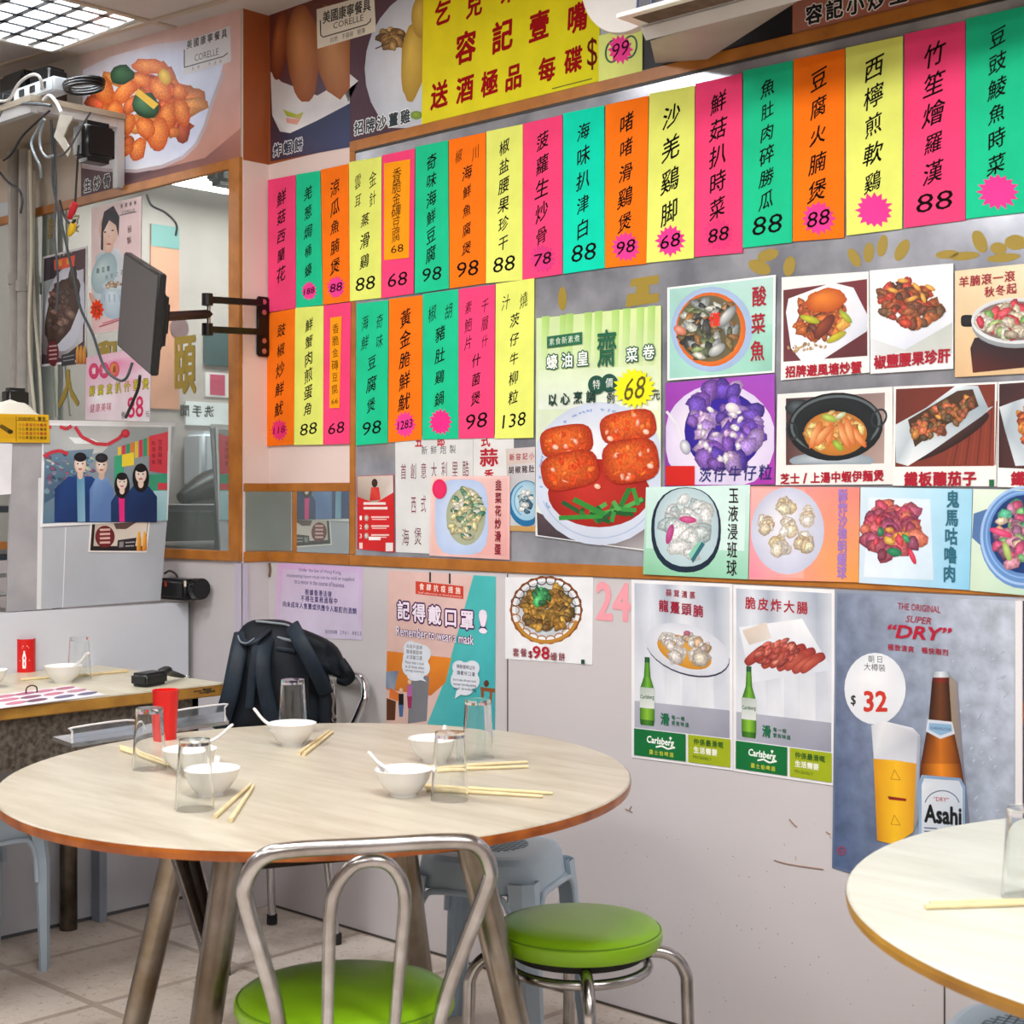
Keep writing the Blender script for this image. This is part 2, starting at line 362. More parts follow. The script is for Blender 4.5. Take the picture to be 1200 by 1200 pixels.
# seams and joint strips of the lower boarding
m = MB().mat(M('seam_dark', '4a4440', .7))
for px, y0, y1 in ((595, 670, 1150), (1107, 700, 1330)):
    x = on_y(px, y0, 0).x; m.box2((x - .0018, -.0012, 0), (x + .0018, .0, 1.09))
m.box2((0, -.003, 0), (7, 0, .006)); m.box2((-.26, -.103, 0), (0, -.1, .006))
struct(m.build('trim_2'))
m = MB().mat(M('joint_strip', 'c4bcd0', .4)); m.box2((-.035, -.106, 0), (.004, -.1, ZL - .02)); m.box2((.0, -.106, 0), (.006, -.085, ZL - .02)); struct(m.build('trim_3'))
x = on_y(1194.5, 800, 0).x
m = MB().mat(M('white_plastic_strip', 'e8e4e6', .35)); m.box2((x - .006, -.006, .2), (x + .009, 0, 1.085)); struct(m.build('trim_4'))
m = MB().mat(M('stain', '96796a', .8))
# scuffs on the boarding: thin dents and torn paint
def scuff(pts, r): m.tube([on_y(x, y, -.0006) for x, y in pts], r, n=5, smooth=3)
for p in ([(907, 1008), (925, 1013), (965, 1019)], [(925, 960), (930, 966), (934, 969)], [(968, 975), (973, 978)], [(740, 945), (737, 950)], [(733, 948), (741, 952)]): scuff(p, .0016)
m.mat(M('paint_chip', '6b5238', .8)); scuff([(316, 660), (317, 668), (316, 676)], .005); m.mat(M('stain'))
for i in range(110):
    R = random.Random(i); px, py = R.uniform(700, 1100), R.uniform(960, 1190); p = on_y(px, py, -.0005); m.lathe([(0, 0), (R.uniform(.0007, .0018), .0002), (0, .0003)], p, n=6, axis=Matrix.Rotation(PI / 2, 3, 'X'))
struct(m.build('trim_5'))
# ---------------------------------------------------------------- framed mirrors and their wooden frames
mir = M('mirror', 'd0dcda', .012, .85, noise=.12, scale=4.)
mir2 = M('dull_mirror', 'c4c8d2', .2, .55, color2='9498a4', scale=7.)
def bars(m, L):
    m.mat(wood)
    for a, b in L: m.box2(a, b, bev=.0015)
t = thing('framed_mirror', 'long wood framed wall mirror behind the rows of menu strips and dish posters', 'mirror', (2.6, -.004, 1.7))
m = MB().mat(mir2); m.box2((.42, -.003, 1.12), (4.9, 0, 2.34)); part(m.build('mirror_glass', t, loc=(2.6, 0, 1.7)), 'dull grey mirror glass')
m = MB(); bars(m, [((.399, -.0055, 2.334), (4.9, 0, 2.366)), ((.399, -.0055, 1.127), (.425, 0, 2.334)), ((.399, -.0055, 1.094), (4.9, 0, 1.125)), ((4.88, -.0055, 1.1), (4.9, 0, 2.36))])
m.mat(M('frame_bead', '3a3530', .5)); m.box2((.425, -.0058, 2.328), (4.88, -.002, 2.3345)); m.build('frame', t, loc=(2.6, 0, 1.7))
t = thing('framed_mirror', 'wood framed mirror behind the monitor with gold characters on its glass', 'mirror', (-.65, -.1, 1.7))
m = MB().mat(mir); m.box2((-1.60, -.103, 1.125), (-.05, -.1, 2.345)); m.build('mirror_glass', t, loc=(-.65, -.1, 1.7))
m = MB(); bars(m, [((-1.62, -.112, 2.336), (-.06, -.1, 2.366)), ((-.062, -.1125, 1.097), (-.0035, -.1, 2.366)), ((-1.62, -.112, 1.096), (-.06, -.1, 1.128))])
m.mat(M('dark_wood', '5a3a24', .5)); m.box2((-1.62, -.114, 1.1), (-1.585, -.1, 2.36)); m.build('frame', t, loc=(-.65, -.1, 1.7))
t = thing('framed_mirror', 'small low mirror panes in a wood frame between the purple notice and the menu strips', 'mirror', (.2, -.004, 1.22))
m = MB().mat(mir)
x1, x2 = on_y(345, 600, 0).x, on_y(349, 600, 0).x
m.box2((.003, -.004, 1.128), (x1, -.0005, 1.316)); m.box2((x2, -.004, 1.128), (.396, -.0005, 1.316)); m.box2((.0005, -.094, 1.128), (.004, -.004, 1.316)); m.build('mirror_glass', t, loc=(.2, 0, 1.22))
m = MB(); bars(m, [((.0, -.0055, 1.316), (.398, -.0, 1.342)), ((x1, -.0052, 1.125), (x2, 0, 1.316)), ((0, -.1, 1.316), (.0055, -.0055, 1.342)), ((0, -.1, 1.094), (.0055, -.0055, 1.126)), ((.0055, -.0055, 1.094), (.398, 0, 1.126))]); m.build('frame', t, loc=(.2, 0, 1.22))
# ---------------------------------------------------------------- ceiling light fixtures with egg-crate louvres
lou = M('louvre_aluminium', 'e0e8f0', .28, .7)
dif = M('tube_glow', 'ffffff', .5); dif.node_tree.nodes['Principled BSDF'].inputs['Emission Color'].default_value = (1, .985, .96, 1); dif.node_tree.nodes['Principled BSDF'].inputs['Emission Strength'].default_value = 9.0
whm = M('white_enamel', 'dcdcd8', .3)
for i, (x0, x1, y0, y1) in enumerate(TROFFERS):
    c = ((x0 + x1) / 2, (y0 + y1) / 2, cz((x0 + x1) / 2))
    seen = i == 0
    t = thing('ceiling_light', 'square recessed ceiling light with a shiny egg-crate louvre near the corner' if seen else 'recessed fluorescent ceiling light further inside the dining room', 'light', c, group=None if seen else 'ceiling lights further inside')
    zb = c[2] - .006
    m = MB().mat(whm); w = .018
    for a, b in (((x0, y0), (x1, y0 + w)), ((x0, y1 - w), (x1, y1)), ((x0, y0), (x0 + w, y1)), ((x1 - w, y0), (x1, y1))): m.box2((*a, zb), (*b, zb + .1))
    m.build('frame', t, loc=c)
    m = MB().mat(M('tray_white', 'e8e8e6', .3)); m.box2((x0, y0, zb + .16), (x1, y1, zb + .165)); m.build('reflector', t, loc=c)
    m = MB().mat(dif)
    n = 4 if x1 - x0 < .7 and y1 - y0 < .7 else 3
    for k in range(n):
        if x1 - x0 > .7 or seen:
            y = y0 + (y1 - y0) * (k + .5) / n; m.tube([(x0 + .02, y, zb + .13), (x1 - .02, y, zb + .13)], .013, n=10)
        else:
            x = x0 + (x1 - x0) * (k + .5) / n; m.tube([(x, y0 + .02, zb + .13), (x, y1 - .02, zb + .13)], .013, n=10)
    m.build('tube', t, loc=c)
    if seen:
        m = MB().mat(lou); N = 6
        for k in range(1, N):
            x = x0 + (x1 - x0) * k / N; y = y0 + (y1 - y0) * k / N
            for a, b, d in (((x, y0 + w), (x, y1 - w), (1, 0)), ((x0 + w, y), (x1 - w, y), (0, 1))):
                e = .012
                P = [(a[0] - d[0] * e, a[1] - d[1] * e, zb + .005), (b[0] - d[0] * e, b[1] - d[1] * e, zb + .005), (b[0], b[1], zb + .085), (a[0], a[1], zb + .085), (a[0] + d[0] * e, a[1] + d[1] * e, zb + .005), (b[0] + d[0] * e, b[1] + d[1] * e, zb + .005)]
                m.mesh(P, [(0, 1, 2, 3), (4, 5, 2, 3), (0, 1, 5, 4)])
        m.build('louvre', t, loc=c)
# ---------------------------------------------------------------- the counter partition on the left
ph = M('white_laminate', 'd0d4de', .35, noise=.03, scale=3.)
m = MB().mat(ph); m.box2((-.30, -2.6, 0), (-.26, -.121, .958)); m.mat(M('panel_edge', '5c5e62', .5)); m.box2((-.262, -.125, 0), (-.258, -.121, .958)); m.box2((-.2605, -2.6, 0), (-.2585, -.121, .01)); struct(m.build('partition'))
# ================================================================ MENU STRIPS
PK, GR, OR, YE, CY, HOT = 'f8487e', '22c894', 'ff7a18', 'e8f076', '10dcb8', 'f4429a'
def strip(txt, col, q, price='', star=None, two=None, row='upper', pcol='120c0c', lab=None, v=(.07, .8), size=None):
    names = {PK: 'pink', GR: 'green', OR: 'orange', YE: 'yellow', CY: 'turquoise', 'ffa21a': 'amber'}
    lb = lab or f'{names[col]} handwritten menu strip in the {row} row reading {(two or "") + txt}' + (f' with price {price}' if price else '')
    s = Sheet('menu_strip', lb, 'menu strip', q, col, lay=7.5, group=f'menu strips in the {row} row', neon=True)
    R = random.Random(txt); w = q[1][0] - q[0][0]; h = q[3][1] - q[0][1]
    sz = size or min(w * .66, h * (v[1] - v[0]) / max(len(txt) + (len(two) / 2 if two else 0), 1) * .98) * 1.04
    v0 = v[0]
    if two:
        a, b = two.split('/'); k = max(len(a), len(b)); dv = (v[1] - v[0]) * k / (k + len(txt)) * .96
        for st, u in ((b, .27), (a, .73)):
            if st: s.text(st, s.q(u, v0), s.q(u, v0 + dv * len(st) / k), sz * .84, '120c0c', vert=True, rot=.03, rise=.2, shear=.12, sx=.72, rnd=R)
        v0 += dv
    if txt: s.text(txt, s.q(.5, v0), s.q(.47, v[1]), sz * .8, '120c0c', vert=True, rot=.03, rise=.24, shear=.12, sx=.95, rnd=R, bold=.012)
    c = s.q(.5, .885)
    if star is not None:
        s.star(c[0], c[1], w * .34, min(h * .095, w * .42), star, seed=len(txt) * 7 + int(c[0]), label='spiky pink price star')
        s.k += 40
    if price: k = .22 if star else .3; s.text(price, (c[0] - w * k, c[1] + .05 * w), (c[0] + w * k, c[1] - .05 * w), min(w * (.3 if star else .42), 22) * (.85 if len(price) > 2 else 1), pcol, lift=.0008 if star else 0, sx=.9, shear=.14)
    return s
ST = [
 ('鮮菇西蘭花', PK, [(314, 211), (346, 205), (346.5, 361), (314, 366)], '', None, None),
 ('羌葱焗桶蠔', GR, [(347, 204.5), (375, 200), (378, 357), (347, 361)], '188', HOT, None),
 ('涼瓜魚腩煲', OR, [(376, 199), (408.5, 192), (409.5, 353), (378.5, 357)], '88', HOT, None),
 ('蒸滑鷄', YE, [(409, 190), (447, 183.5), (446.5, 349), (410, 353)], '88', None, '金針/雲耳'),
 ('', PK, [(448, 182), (486, 174), (484.5, 344), (447, 349.5)], '68', None, None),
 ('奇味海鮮豆腐', GR, [(487, 172), (525, 164.5), (526, 338), (486, 344)], '98', None, None),
 ('海鮮魚腐煲', OR, [(526, 164), (569, 155), (569, 332), (527, 338)], '98', None, '川/椒'),
 ('椒盐腰果珍干', YE, [(570, 154), (612.5, 145.5), (612, 328), (569.5, 332)], '88', None, None),
 ('菠蘿生炒骨', PK, [(613, 145), (659, 134.7), (659, 321), (612.5, 328)], '78', 'e23f86', None),
 ('海味扒津白', CY, [(660, 133), (708, 123.5), (708.5, 314), (660, 321)], '88', None, None),
 ('啫啫滑鷄煲', OR, [(709.5, 123), (760, 112), (757, 309), (709, 314)], '98', HOT, None),
 ('沙羌鷄脚', YE, [(761, 110), (814, 100), (813, 302.5), (757.5, 308)], '68', HOT, None),
 ('鮮菇扒時菜', PK, [(815, 98), (869.5, 86), (870, 296), (814, 301)], '88', 'e8407e', None),
 ('魚肚肉碎勝瓜', GR, [(871, 83), (929, 71), (928, 284), (870.5, 290.5)], '88', None, None),
 ('豆腐火腩煲', OR, [(930, 69.5), (990, 57), (989, 278.5), (929, 283)], '88', HOT, None),
 ('西檸煎軟鷄', YE, [(991, 56), (1058, 42), (1057, 268), (992, 276)], '', HOT, None),
 ('竹笙燴羅漢', PK, [(1060, 40), (1131, 24.5), (1131, 258), (1059.5, 267)], '88', None, None),
 ('豆豉鯪魚時菜', GR, [(1132, 22), (1207, 6), (1207, 248), (1132, 256.5)], '', HOT, None)]
for i, a in enumerate(ST):
    a = list(a); lab = 'pink menu strip half covered by an amber paper slip in the upper row' if not a[0] else None
    if a[5]: lab = f'{"yellow" if a[1] == YE else "orange"} handwritten menu strip in the upper row reading {a[5].replace("/", "")}{a[0]}'
    s = strip(*a, lab=lab, v=(.06, .81) if i > 4 else (.08, .8)); s.done()
    if i == 4:
        t = Sheet('paper_slip', 'amber paper slip reading 香脆金磚豆腐 stuck over a pink menu strip', 'menu strip', [(450, 191.5), (480.5, 186.5), (479, 302), (450, 305)], 'ffa21a', lay=9.3, neon=True)
        t.text('香脆金磚豆腐', t.q(.5, .07), t.q(.47, .82), 16, '120c0c', vert=True, rot=.1, shear=.15, rnd=random.Random(3)); t.text('68', t.q(.28, .9), t.q(.78, .89), 9, '120c0c'); t.done()
ST2 = [
 ('豉椒炒鮮魷', OR, [(315, 367), (346, 361.5), (344, 521), (309.5, 523)], '118', 'f23a78', None),
 ('鮮蟹肉煎蛋角', YE, [(346, 361), (379, 358), (378.5, 521), (344.5, 521.5)], '88', None, None),
 ('', PK, [(379.5, 358), (411, 354), (409.5, 520), (378.5, 521)], '68', None, None),
 ('豆腐煲', GR, [(418, 356), (455, 352), (454, 519), (417, 522)], '98', None, '奇味/海鮮'),
 ('黃金脆鮮魷', OR, [(456, 350.5), (495, 346), (494, 515), (455, 518.5)], '1283', HOT, None),
 ('豬肚鷄鍋', GR, [(495.5, 344.5), (537, 339), (537, 514), (495, 515)], '', 'f4338c', '胡/椒'),
 ('什菌煲', PK, [(537.5, 339), (580, 333.5), (579, 513), (537.5, 514)], '98', None, '千層什/素鮑片'),
 ('茨仔牛柳粒', YE, [(581, 332.5), (626, 326), (625, 513), (580, 514)], '138', None, '燒/汁')]
for i, a in enumerate(ST2):
    lab = 'pink menu strip half covered by a narrow amber slip in the lower row' if not a[0] else None
    if a[5]: lab = f'{dict([(YE, "yellow"), (GR, "green"), (PK, "pink")])[a[1]]} handwritten menu strip in the lower row reading {a[5].replace("/", "")}{a[0]}'
    s = strip(*a, row='lower', lab=lab, pcol='8e1440' if i == 0 else '120c0c'); s.done()
    if i == 2:
        t = Sheet('paper_slip', 'narrow amber slip stuck over a pink strip in the lower row', 'menu strip', [(387, 372.5), (400, 370.5), (397.5, 478), (386, 478.5)], 'ffa21a', lay=9.3, neon=True)
        t.text('香脆金磚豆腐', t.q(.5, .06), t.q(.5, .86), 12, '3a1c08', vert=True, rot=.1, rnd=random.Random(3)); t.text('66', t.q(.2, .93), t.q(.85, .92), 6, '3a1c08'); t.done()
# ================================================================ DISH POSTERS
def poster(label, q, col, lay=7.5, name='dish_poster', cat='poster', group='dish posters on the mirror', **kw): return Sheet(name, label, cat, q, col, lay=lay, group=group, **kw)
RED = 'a8142c'
# sour cabbage fish
s = poster('pale green dish poster of a fish in an orange rimmed dish reading 酸菜魚', [(782, 337), (909, 322), (907.5, 436.5), (782, 446)], ['f4faf6'] * 4, 8.5)
s.uvrect(.02, .02, .98, .98, ['a4d2ca', 'bfe2dc', 'a8dcc8', '9fd4c8']); s.uvrect(.6, .5, .98, .98, ['a6dccc', 'a6dccc', '8fc8b4', 'a6dccc'])
s.blob(834, 386, 48, 50, 'c6dcf4', '9fb8dc'); s.blob(833, 386, 41, 43.5, 'f2a050', 'd8641c', hl=(.4, .3)); s.blob(831, 385, 37, 39, '4a4a40', '6e6448')
s.heap(831, 387, 31, 33, 85, 6.5, ['8e9494', '3a3e3c', '6e5c34', 'c8c8bc', '566044', '9a6a34', '2c3030', 'b4b8b0', '7a8a58'], 3, 2.2)
s.blob(852, 371, 16, 6, 'e2e4e2', '6a7074', -.9); s.blob(797, 387, 8, 5, 'f0a890', 'c06a50', .5); s.blob(840, 410, 11, 6, 'dadcda', '868c8c', -.6)
s.text('僅', (828, 375), (847, 373), 17, 'f03020', bold=.02); s.text('酸菜魚', (890, 331), (887, 427), 25, RED, vert=True, bold=.02, sx=.82); s.done()
# purple potato beef
s = poster('purple tinted poster of glossy purple beef cubes beneath the sour fish poster', [(780, 449), (907.5, 438), (908, 567.5), (779, 570)], ['9c40b4', 'a44cc0', 'b03cb0', '8a2ea0'], 8)
clip = (780.5, 441, 907, 568)
s.blob(843, 514, 66, 64, 'fbf6fa', 'd8ccec', clip=clip); s.blob(848, 505, 46, 46, '3a22a8', '2c1890')
s.heap(848, 500, 42, 46, 60, 10, ['6a42b8', '8a5cc0', '5a34a8', 'a888cc', '4a2c9c', 'b89ac8', '7a4ab0', '9a7ac4'], 5, 1.35)
s.heap(846, 500, 32, 38, 22, 4, ['dcc8e8', 'e8e0ec', 'c0a0d0'], 8, 1.5); s.blob(858, 478, 8, 6, 'f6f2f0', 'd0c4d0', .3)
s.stroke([(781, 482), (794, 498), (799, 516), (803, 526)], 3, 'e4e4ec'); s.blob(803, 524, 6, 9, 'f4f4f8', '9a9ab0', -.3)
s.rect(780, 546, 814, 569, 'd0221e'); s.text('茨仔牛仔粒', (818, 556.5), (906, 553), 19, '2a2a78', bold=.012, shear=.1); s.done()
# jade fish ball soup
s = poster('pale green poster of white fish slices in a dark rimmed bowl reading 玉液浸班球', [(757, 571), (879, 568), (876.5, 679), (753.5, 673)], ['d4f0ea', 'd4f0ea', '98d4b8', '86c8a0'], 10)
s.uvrect(.02, .02, .96, .7, ['d2eeea', 'd6f0ec', 'd6f0ea', 'c2e6d8']); s.blob(804, 621, 41, 50, '1c3a52', '16283c', p=2.3); s.blob(804.5, 618, 37.5, 46, 'dcebec', 'b4ccd4', p=2.3)
s.heap(804, 617, 27, 34, 26, 10, ['d4e2e4', 'e4ecec', 'c4d6da', 'dce6ea', 'eef2f2'], 4, 1.5); s.blob(806, 609, 10, 4, 'e070a4', 'c03878', .1); s.blob(785, 626, 4, 12, 'd060a0', 'a83878', .25)
s.poly([(822, 634), (826, 638), (812, 660), (809, 654)], '2a6a78'); s.poly([(817, 636), (823, 634), (810, 655), (806, 650)], '88c8b0')
s.text('玉液浸班球', (860, 570), (857, 676), 20, '1c1418', vert=True, bold=.015, sx=.75); s.done()
# typhoon shelter crab
s = poster('white dish poster of orange crab on a square white plate reading 招牌避風塘炒蟹', [(916, 325), (1018, 318), (1019, 436.5), (915, 445.5)], 'f2f0ee', 7.5)
s.poly([(918, 340), (1016, 327), (1016.5, 417), (918, 424)], ['6c3034', '7a3038', '5c2a30', '6e3840'])
s.poly([(924, 350), (975, 331), (1000, 337), (1017, 370), (1016, 388), (965, 421), (940, 424), (927, 408), (921, 366)], ['f6f6fa', 'ffffff', 'e4e8f2', 'd8dcea', 'ccd2e2', 'e8ecf4', 'f4f6fa', 'fafafc', 'eef0f6'])
s.heap(962, 372, 29, 24, 70, 6.5, ['c8641c', 'd87820', 'a8461a', '8a3c20', 'e09038', 'b4561c', '6e3424', 'c05a28'], 6, 1.8, ang=-.35)
s.blob(968, 352, 24, 14, 'ee8a30', 'b8501c', -.2, jit=.06, rnd=random.Random(1)); s.blob(966, 383, 18, 7, '9c4c34', '5c2a24', -.9); s.blob(949, 374, 12, 4, 'd6d43c', '98a428', .3); s.blob(980, 395, 13, 4, 'd0c83a', 'a09a2c', -.5); s.blob(991, 371, 10, 3.5, 'c4d048', '8a9c30', .8)
s.heap(946, 408, 22, 5, 22, 1.6, ['c8a878', 'a8885c'], 2); s.text('招牌避風塘炒蟹', (920, 436), (1010, 430), 14.5, RED, bold=.04); s.done()
# cashew gizzard
s = poster('white dish poster of brown meat with cashews reading 椒鹽腰果珍肝', [(1019, 317), (1117, 308.5), (1117, 432), (1020, 438)], 'eeeef0', 8)
s.poly([(1020, 320), (1116, 310), (1116, 378), (1060, 410), (1020, 395)], ['f6f6f6', 'fafafa', 'e2e6ee', 'd4dae8', 'eceef2']); s.poly([(1116, 378), (1116, 414), (1020, 418), (1020, 396), (1060, 410)], ['c0c6c0', 'ccd0ca', 'dfe2e6', 'e0e4ea', 'c4cac8'])
s.heap(1068, 354, 36, 26, 95, 6, ['7a3c20', '8e4c22', 'a04a1c', '5c3020', 'b05c24', 'c03a1c', '6e4a2c', 'a83018'], 9, 1.6, ang=.12)
for x, y, r in ((1046, 340, .3), (1069, 350, -.4), (1074, 336, .8), (1082, 349, 1.2), (1058, 329, .1), (1090, 337, .5)): s.blob(x, y, 6.5, 2.6, 'f4c468', 'c88830', r)
s.text('椒鹽腰果珍肝', (1024, 425), (1114, 416), 17, RED, bold=.04); s.done()
# lamb pot
s = poster('cream poster of a silver hotpot on a black board reading 羊腩滾一滾', [(1119, 317.5), (1210, 308), (1210, 437), (1119, 442)], ['ecd6b0', 'f2e0c0', 'dcbc90', 'd8b488'], 8)
clip = (1120, 310, 1207, 440)
s.poly([(1137, 408), (1142, 396), (1207, 386), (1207, 430), (1140, 437)], ['241c22', '2e262c', '201a20', '3a1c1c', '5a2420']); s.blob(1134, 376, 8, 7, '262228', '0c0c10', 0, p=4)
s.blob(1190, 382, 51, 26, 'c8ccd0', '8e949a', clip=clip); s.blob(1190, 376, 52, 27, '6a6a70', 'dce0e4', clip=clip); s.blob(1190, 376, 47, 23, '9a8a80', '7a6a66', clip=clip)
s.heap(1188, 375, 40, 18, 60, 7, ['c8b8a0', 'b8a894', '8a7464', 'd8ccb8', 'b0283c', 'c8404a', '6a9a4c', '98b470', 'e4dccc'], 12, 1.6, clip=clip)
s.text('羊腩滾一滾', (1123, 331), (1190, 323), 13.5, '9c1c30', bold=.02); s.text('秋冬起', (1153, 343), (1192, 337), 13, '9c1c30', bold=.02); s.done()
# e-fu noodle prawns
s = poster('white dish poster of prawns in a black claypot reading 芝士上湯中蝦伊麵煲', [(911, 462), (1046, 453), (1046, 567.5), (909, 568.5)], 'eceae8', 8)
s.poly([(921, 467), (1037, 460), (1036, 543), (921, 545)], ['3a2c30', '9a8480', 'b09890', '5c3a38']); s.blob(975, 540, 50, 10, 'c4ccd4', '8a98a4', clip=(921, 465, 1037, 544)); s.blob(936, 478, 16, 10, '5a6468', '20262a')
s.blob(979, 500, 56, 40, '2a3034', '14181c', -.08); s.ring(979, 497, 53, 34, 3, '5a6468', -.08); s.blob(979, 503, 45, 32, '0e1216', '1c2226'); s.blob(979, 508, 37, 26, 'e8a050', 'b87028')
s.ring(1030, 490, 9, 12, 2.5, '2a3034', .5); s.ring(928, 505, 7, 11, 2.5, '2a3034', -.2)
s.heap(979, 508, 30, 20, 34, 6, ['e0a058', 'd88a40', 'c87830', 'ecc078', 'e8b468'], 2, 1.6)
for x, r in ((956, -1.2), (972, -1.5), (989, 1.2), (1004, .9), (965, -.9), (996, 1.3)): s.blob(x, 506 + (x % 3) * 2, 17, 5, 'f6b87a', 'c8642c', r, jit=.1, rnd=random.Random(x))
s.blob(972, 490, 10, 4, 'c8d868', '8aa040', .3); s.blob(985, 487, 7, 3, 'e8ecd8', 'a0b080', -.5); s.blob(982, 522, 8, 4, 'b8d050', '7a9a34', .8)
s.text('芝士/上湯中蝦伊麵煲', (914, 561.5), (1036, 557), 13.5, RED, bold=.04); s.done()
# stuffed aubergine
s = poster('dish poster of food in a foil tray on dark wood reading 鐵板釀茄子', [(1047, 453), (1168.5, 447.5), (1167.5, 570), (1046, 569)], 'eeecea', 8.5)
s.poly([(1050, 456), (1166, 450), (1165, 546), (1049, 547)], ['6a3028', '7a3426', '8c3a2a', '6e322a'])
for i in range(9): s.stroke([(1128 + i * 5, 470), (1110 + i * 7, 545)], 1.2, '5a2a24' if i % 2 else '8a4232')
s.blob(1112, 512, 54, 12, '5a3a34', '2c1a1a', -.52, clip=(1050, 452, 1165, 546))
s.poly([(1049, 498), (1085, 478), (1120, 452), (1146, 452), (1158, 478), (1164, 476), (1150, 488), (1090, 530), (1064, 546), (1050, 542)], ['d8e0e6', 'b8c4cc', 'e8eef2', 'c0ccd4', '98a8b4', 'dce4ea', 'a8b4be', 'ccd6dc', 'e4eaee', 'b4c0ca'])
s.poly([(1064, 492), (1122, 458), (1140, 456), (1147, 476), (1092, 508), (1072, 524)], '4a3426')
s.heap(1104, 490, 42, 13, 80, 4.6, ['8a4628', 'b8622c', '6a4a28', 'd08838', '4a3820', 'a85430', '7c5a30', 'c86840'], 5, 1.4, ang=-.52)
s.text('鐵板釀茄子', (1059, 561.5), (1145, 560.5), 17.5, RED, bold=.045); s.rect(1159, 562, 1165, 570, '1f6a40'); s.done()
# right edge one
s = poster('dish poster cut by the right picture edge, food in foil beside the aubergine poster', [(1169.5, 447.5), (1215, 445), (1215, 572), (1168.5, 570.5)], 'f0eeec', 8)
s.poly([(1171, 450), (1215, 447), (1215, 550), (1170, 548)], ['3a2428', '4a2c2c', '5c3430', '3e2426']); s.poly([(1171, 477), (1190, 470), (1215, 462), (1215, 545), (1190, 546), (1178, 505)], ['dce4ea', 'b0bcc6', 'e4eaee', 'c4ced6', 'd8e0e6', 'a4b2bc'])
s.heap(1206, 498, 14, 22, 30, 6, ['c86428', 'a8401c', 'e09038', '8a3420'], 4, clip=(1172, 450, 1214, 546)); s.text('鐵', (1184, 561), (1202, 561), 17.5, RED, bold=.045); s.done()
# salad prawn balls
s = poster('pink and orange poster of fried prawn balls on a round white plate', [(879.5, 570), (1007.5, 571), (1006, 682.5), (877.5, 679)], ['f4a0a0', 'ee8a80', 'f0a050', 'ee9aa8'], 9.5)
s.uvrect(.01, .02, .5, .97, ['f0b8b4', 'f4a8a0', 'f4b0a0', 'f090a8']); s.blob(923, 622, 43, 51, 'f2f0f8', 'c4c8e0')
for x, y in ((920, 592), (947, 604), (899, 615), (922, 617), (914, 640), (943, 636)): s.heap(x, y, 7, 7, 12, 6.5, ['e8d4b8', 'f0e0cc', 'dcbc94', 'f4e8dc', 'e4c8a8'], x, 1.2)
s.text('酥炸沙律明蝦球', (988, 573), (986, 678), 16, 'a07ac8', vert=True, bold=.03, sx=.8); s.done()
# sweet and sour pork
s = poster('pale blue poster of red glazed pork pieces reading 鬼馬咕嚕肉', [(1008.5, 571), (1139.5, 573), (1136, 691.5), (1006.5, 683)], ['d8ecf8', 'a4d8f0', '8ccdec', 'cfe2f2'], 9)
s.poly([(1018, 583), (1090, 585), (1094, 680), (1012, 676)], ['e4f0fa', 'dceaf6', 'd0e4f4', 'e4eefa'])
s.heap(1046, 622, 32, 32, 60, 9, ['a84860', 'b8405c', '8e3450', 'c85a60', 'd87058', '9a4468', 'b05070'], 3, 1.3); s.heap(1046, 626, 24, 22, 9, 6, ['e09038', '2e8a5c', 'e8a848', 'd83c4c'], 7)
s.blob(1069, 652, 3, 10, 'e8506c', 'c02840', -.4); s.blob(1048, 647, 9, 5, '3a9a6a', '1e6a4c', .2)
s.text('鬼馬咕嚕肉', (1117, 574), (1112, 683), 21, '2c6a80', vert=True, bold=.03, sx=.8); s.done()
# blue claypot
s = poster('pale green poster of a blue claypot dish cut by the right picture edge', [(1140.5, 573), (1215, 574), (1215, 699), (1136.5, 692)], ['e0ecdc', 'd4e6d8', 'c0e0cc', 'c8dcc4'], 9)
clip = (1139, 575, 1213, 692)
s.poly([(1141, 602), (1158, 596), (1150, 640), (1139, 630)], '5478ac'); s.blob(1200, 630, 52, 60, '3a6cb4', '6a94cc', clip=clip); s.ring(1200, 628, 51, 58, 3, 'a4c4ec', n=50, a0=PI * .5, a1=PI * 1.5); s.ring(1200, 627, 45, 51, 2, '88b0e4', a0=PI * .5, a1=PI * 1.5); s.blob(1200, 626, 40, 46, '0e2a60', '1a3a74', clip=clip)
s.heap(1196, 628, 28, 36, 50, 7.5, ['b07090', 'd08a9c', '6aa468', '98c07c', 'e0a880', 'c84a78', '8a5878', 'd4b8a0', '48a080'], 3, 1.4, clip=clip); s.blob(1173, 624, 14, 4, 'f07098', 'd03068', .3); s.blob(1180, 646, 4, 12, 'c8dc88', '8cac50', -.3); s.done()
# oyster sauce rolls
s = poster('tall green poster of glazed vegetable rolls with the yellow 68 star', [(628.5, 373), (774.5, 358), (774, 648), (627.5, 628)], ['cfe6a8', 'd6e8a0', 'eceef0', 'e4e8ec'], 8)
for i, x in enumerate((640, 661, 668, 690, 702, 722, 735, 751, 764)):
    s.poly([(x - 5, 371 - i * 1.5), (x + 4, 370 - i * 1.5), (x + 1, 445 + (i % 3) * 14), (x - 6, 445)], ['b4da78', 'a4d06a', 'd8ecb8', 'dcecc4'])
s.uvrect(.02, .24, .98, .42, ['dcecc8', 'dcecc0', 'e4eee0', 'e4eee0'])
s.poly([(629, 600), (700, 630), (755, 612), (773, 560), (773, 646), (700, 637), (630, 627)], ['5c4a50', '4a3c44', '6a5a60', '8a8084', 'c8c4c8', '52464e', '443a42'])
clip = (628.5, 440, 773.5, 640)
s.blob(703, 555, 82, 84, 'f2f4f8', 'ccd6ea', clip=clip); s.ring(703, 555, 74, 76, 1.2, 'a8bcdc', n=60, a0=.75, a1=2.7); s.blob(702, 578, 60, 40, 'c8342a', 'a42018', clip=clip)
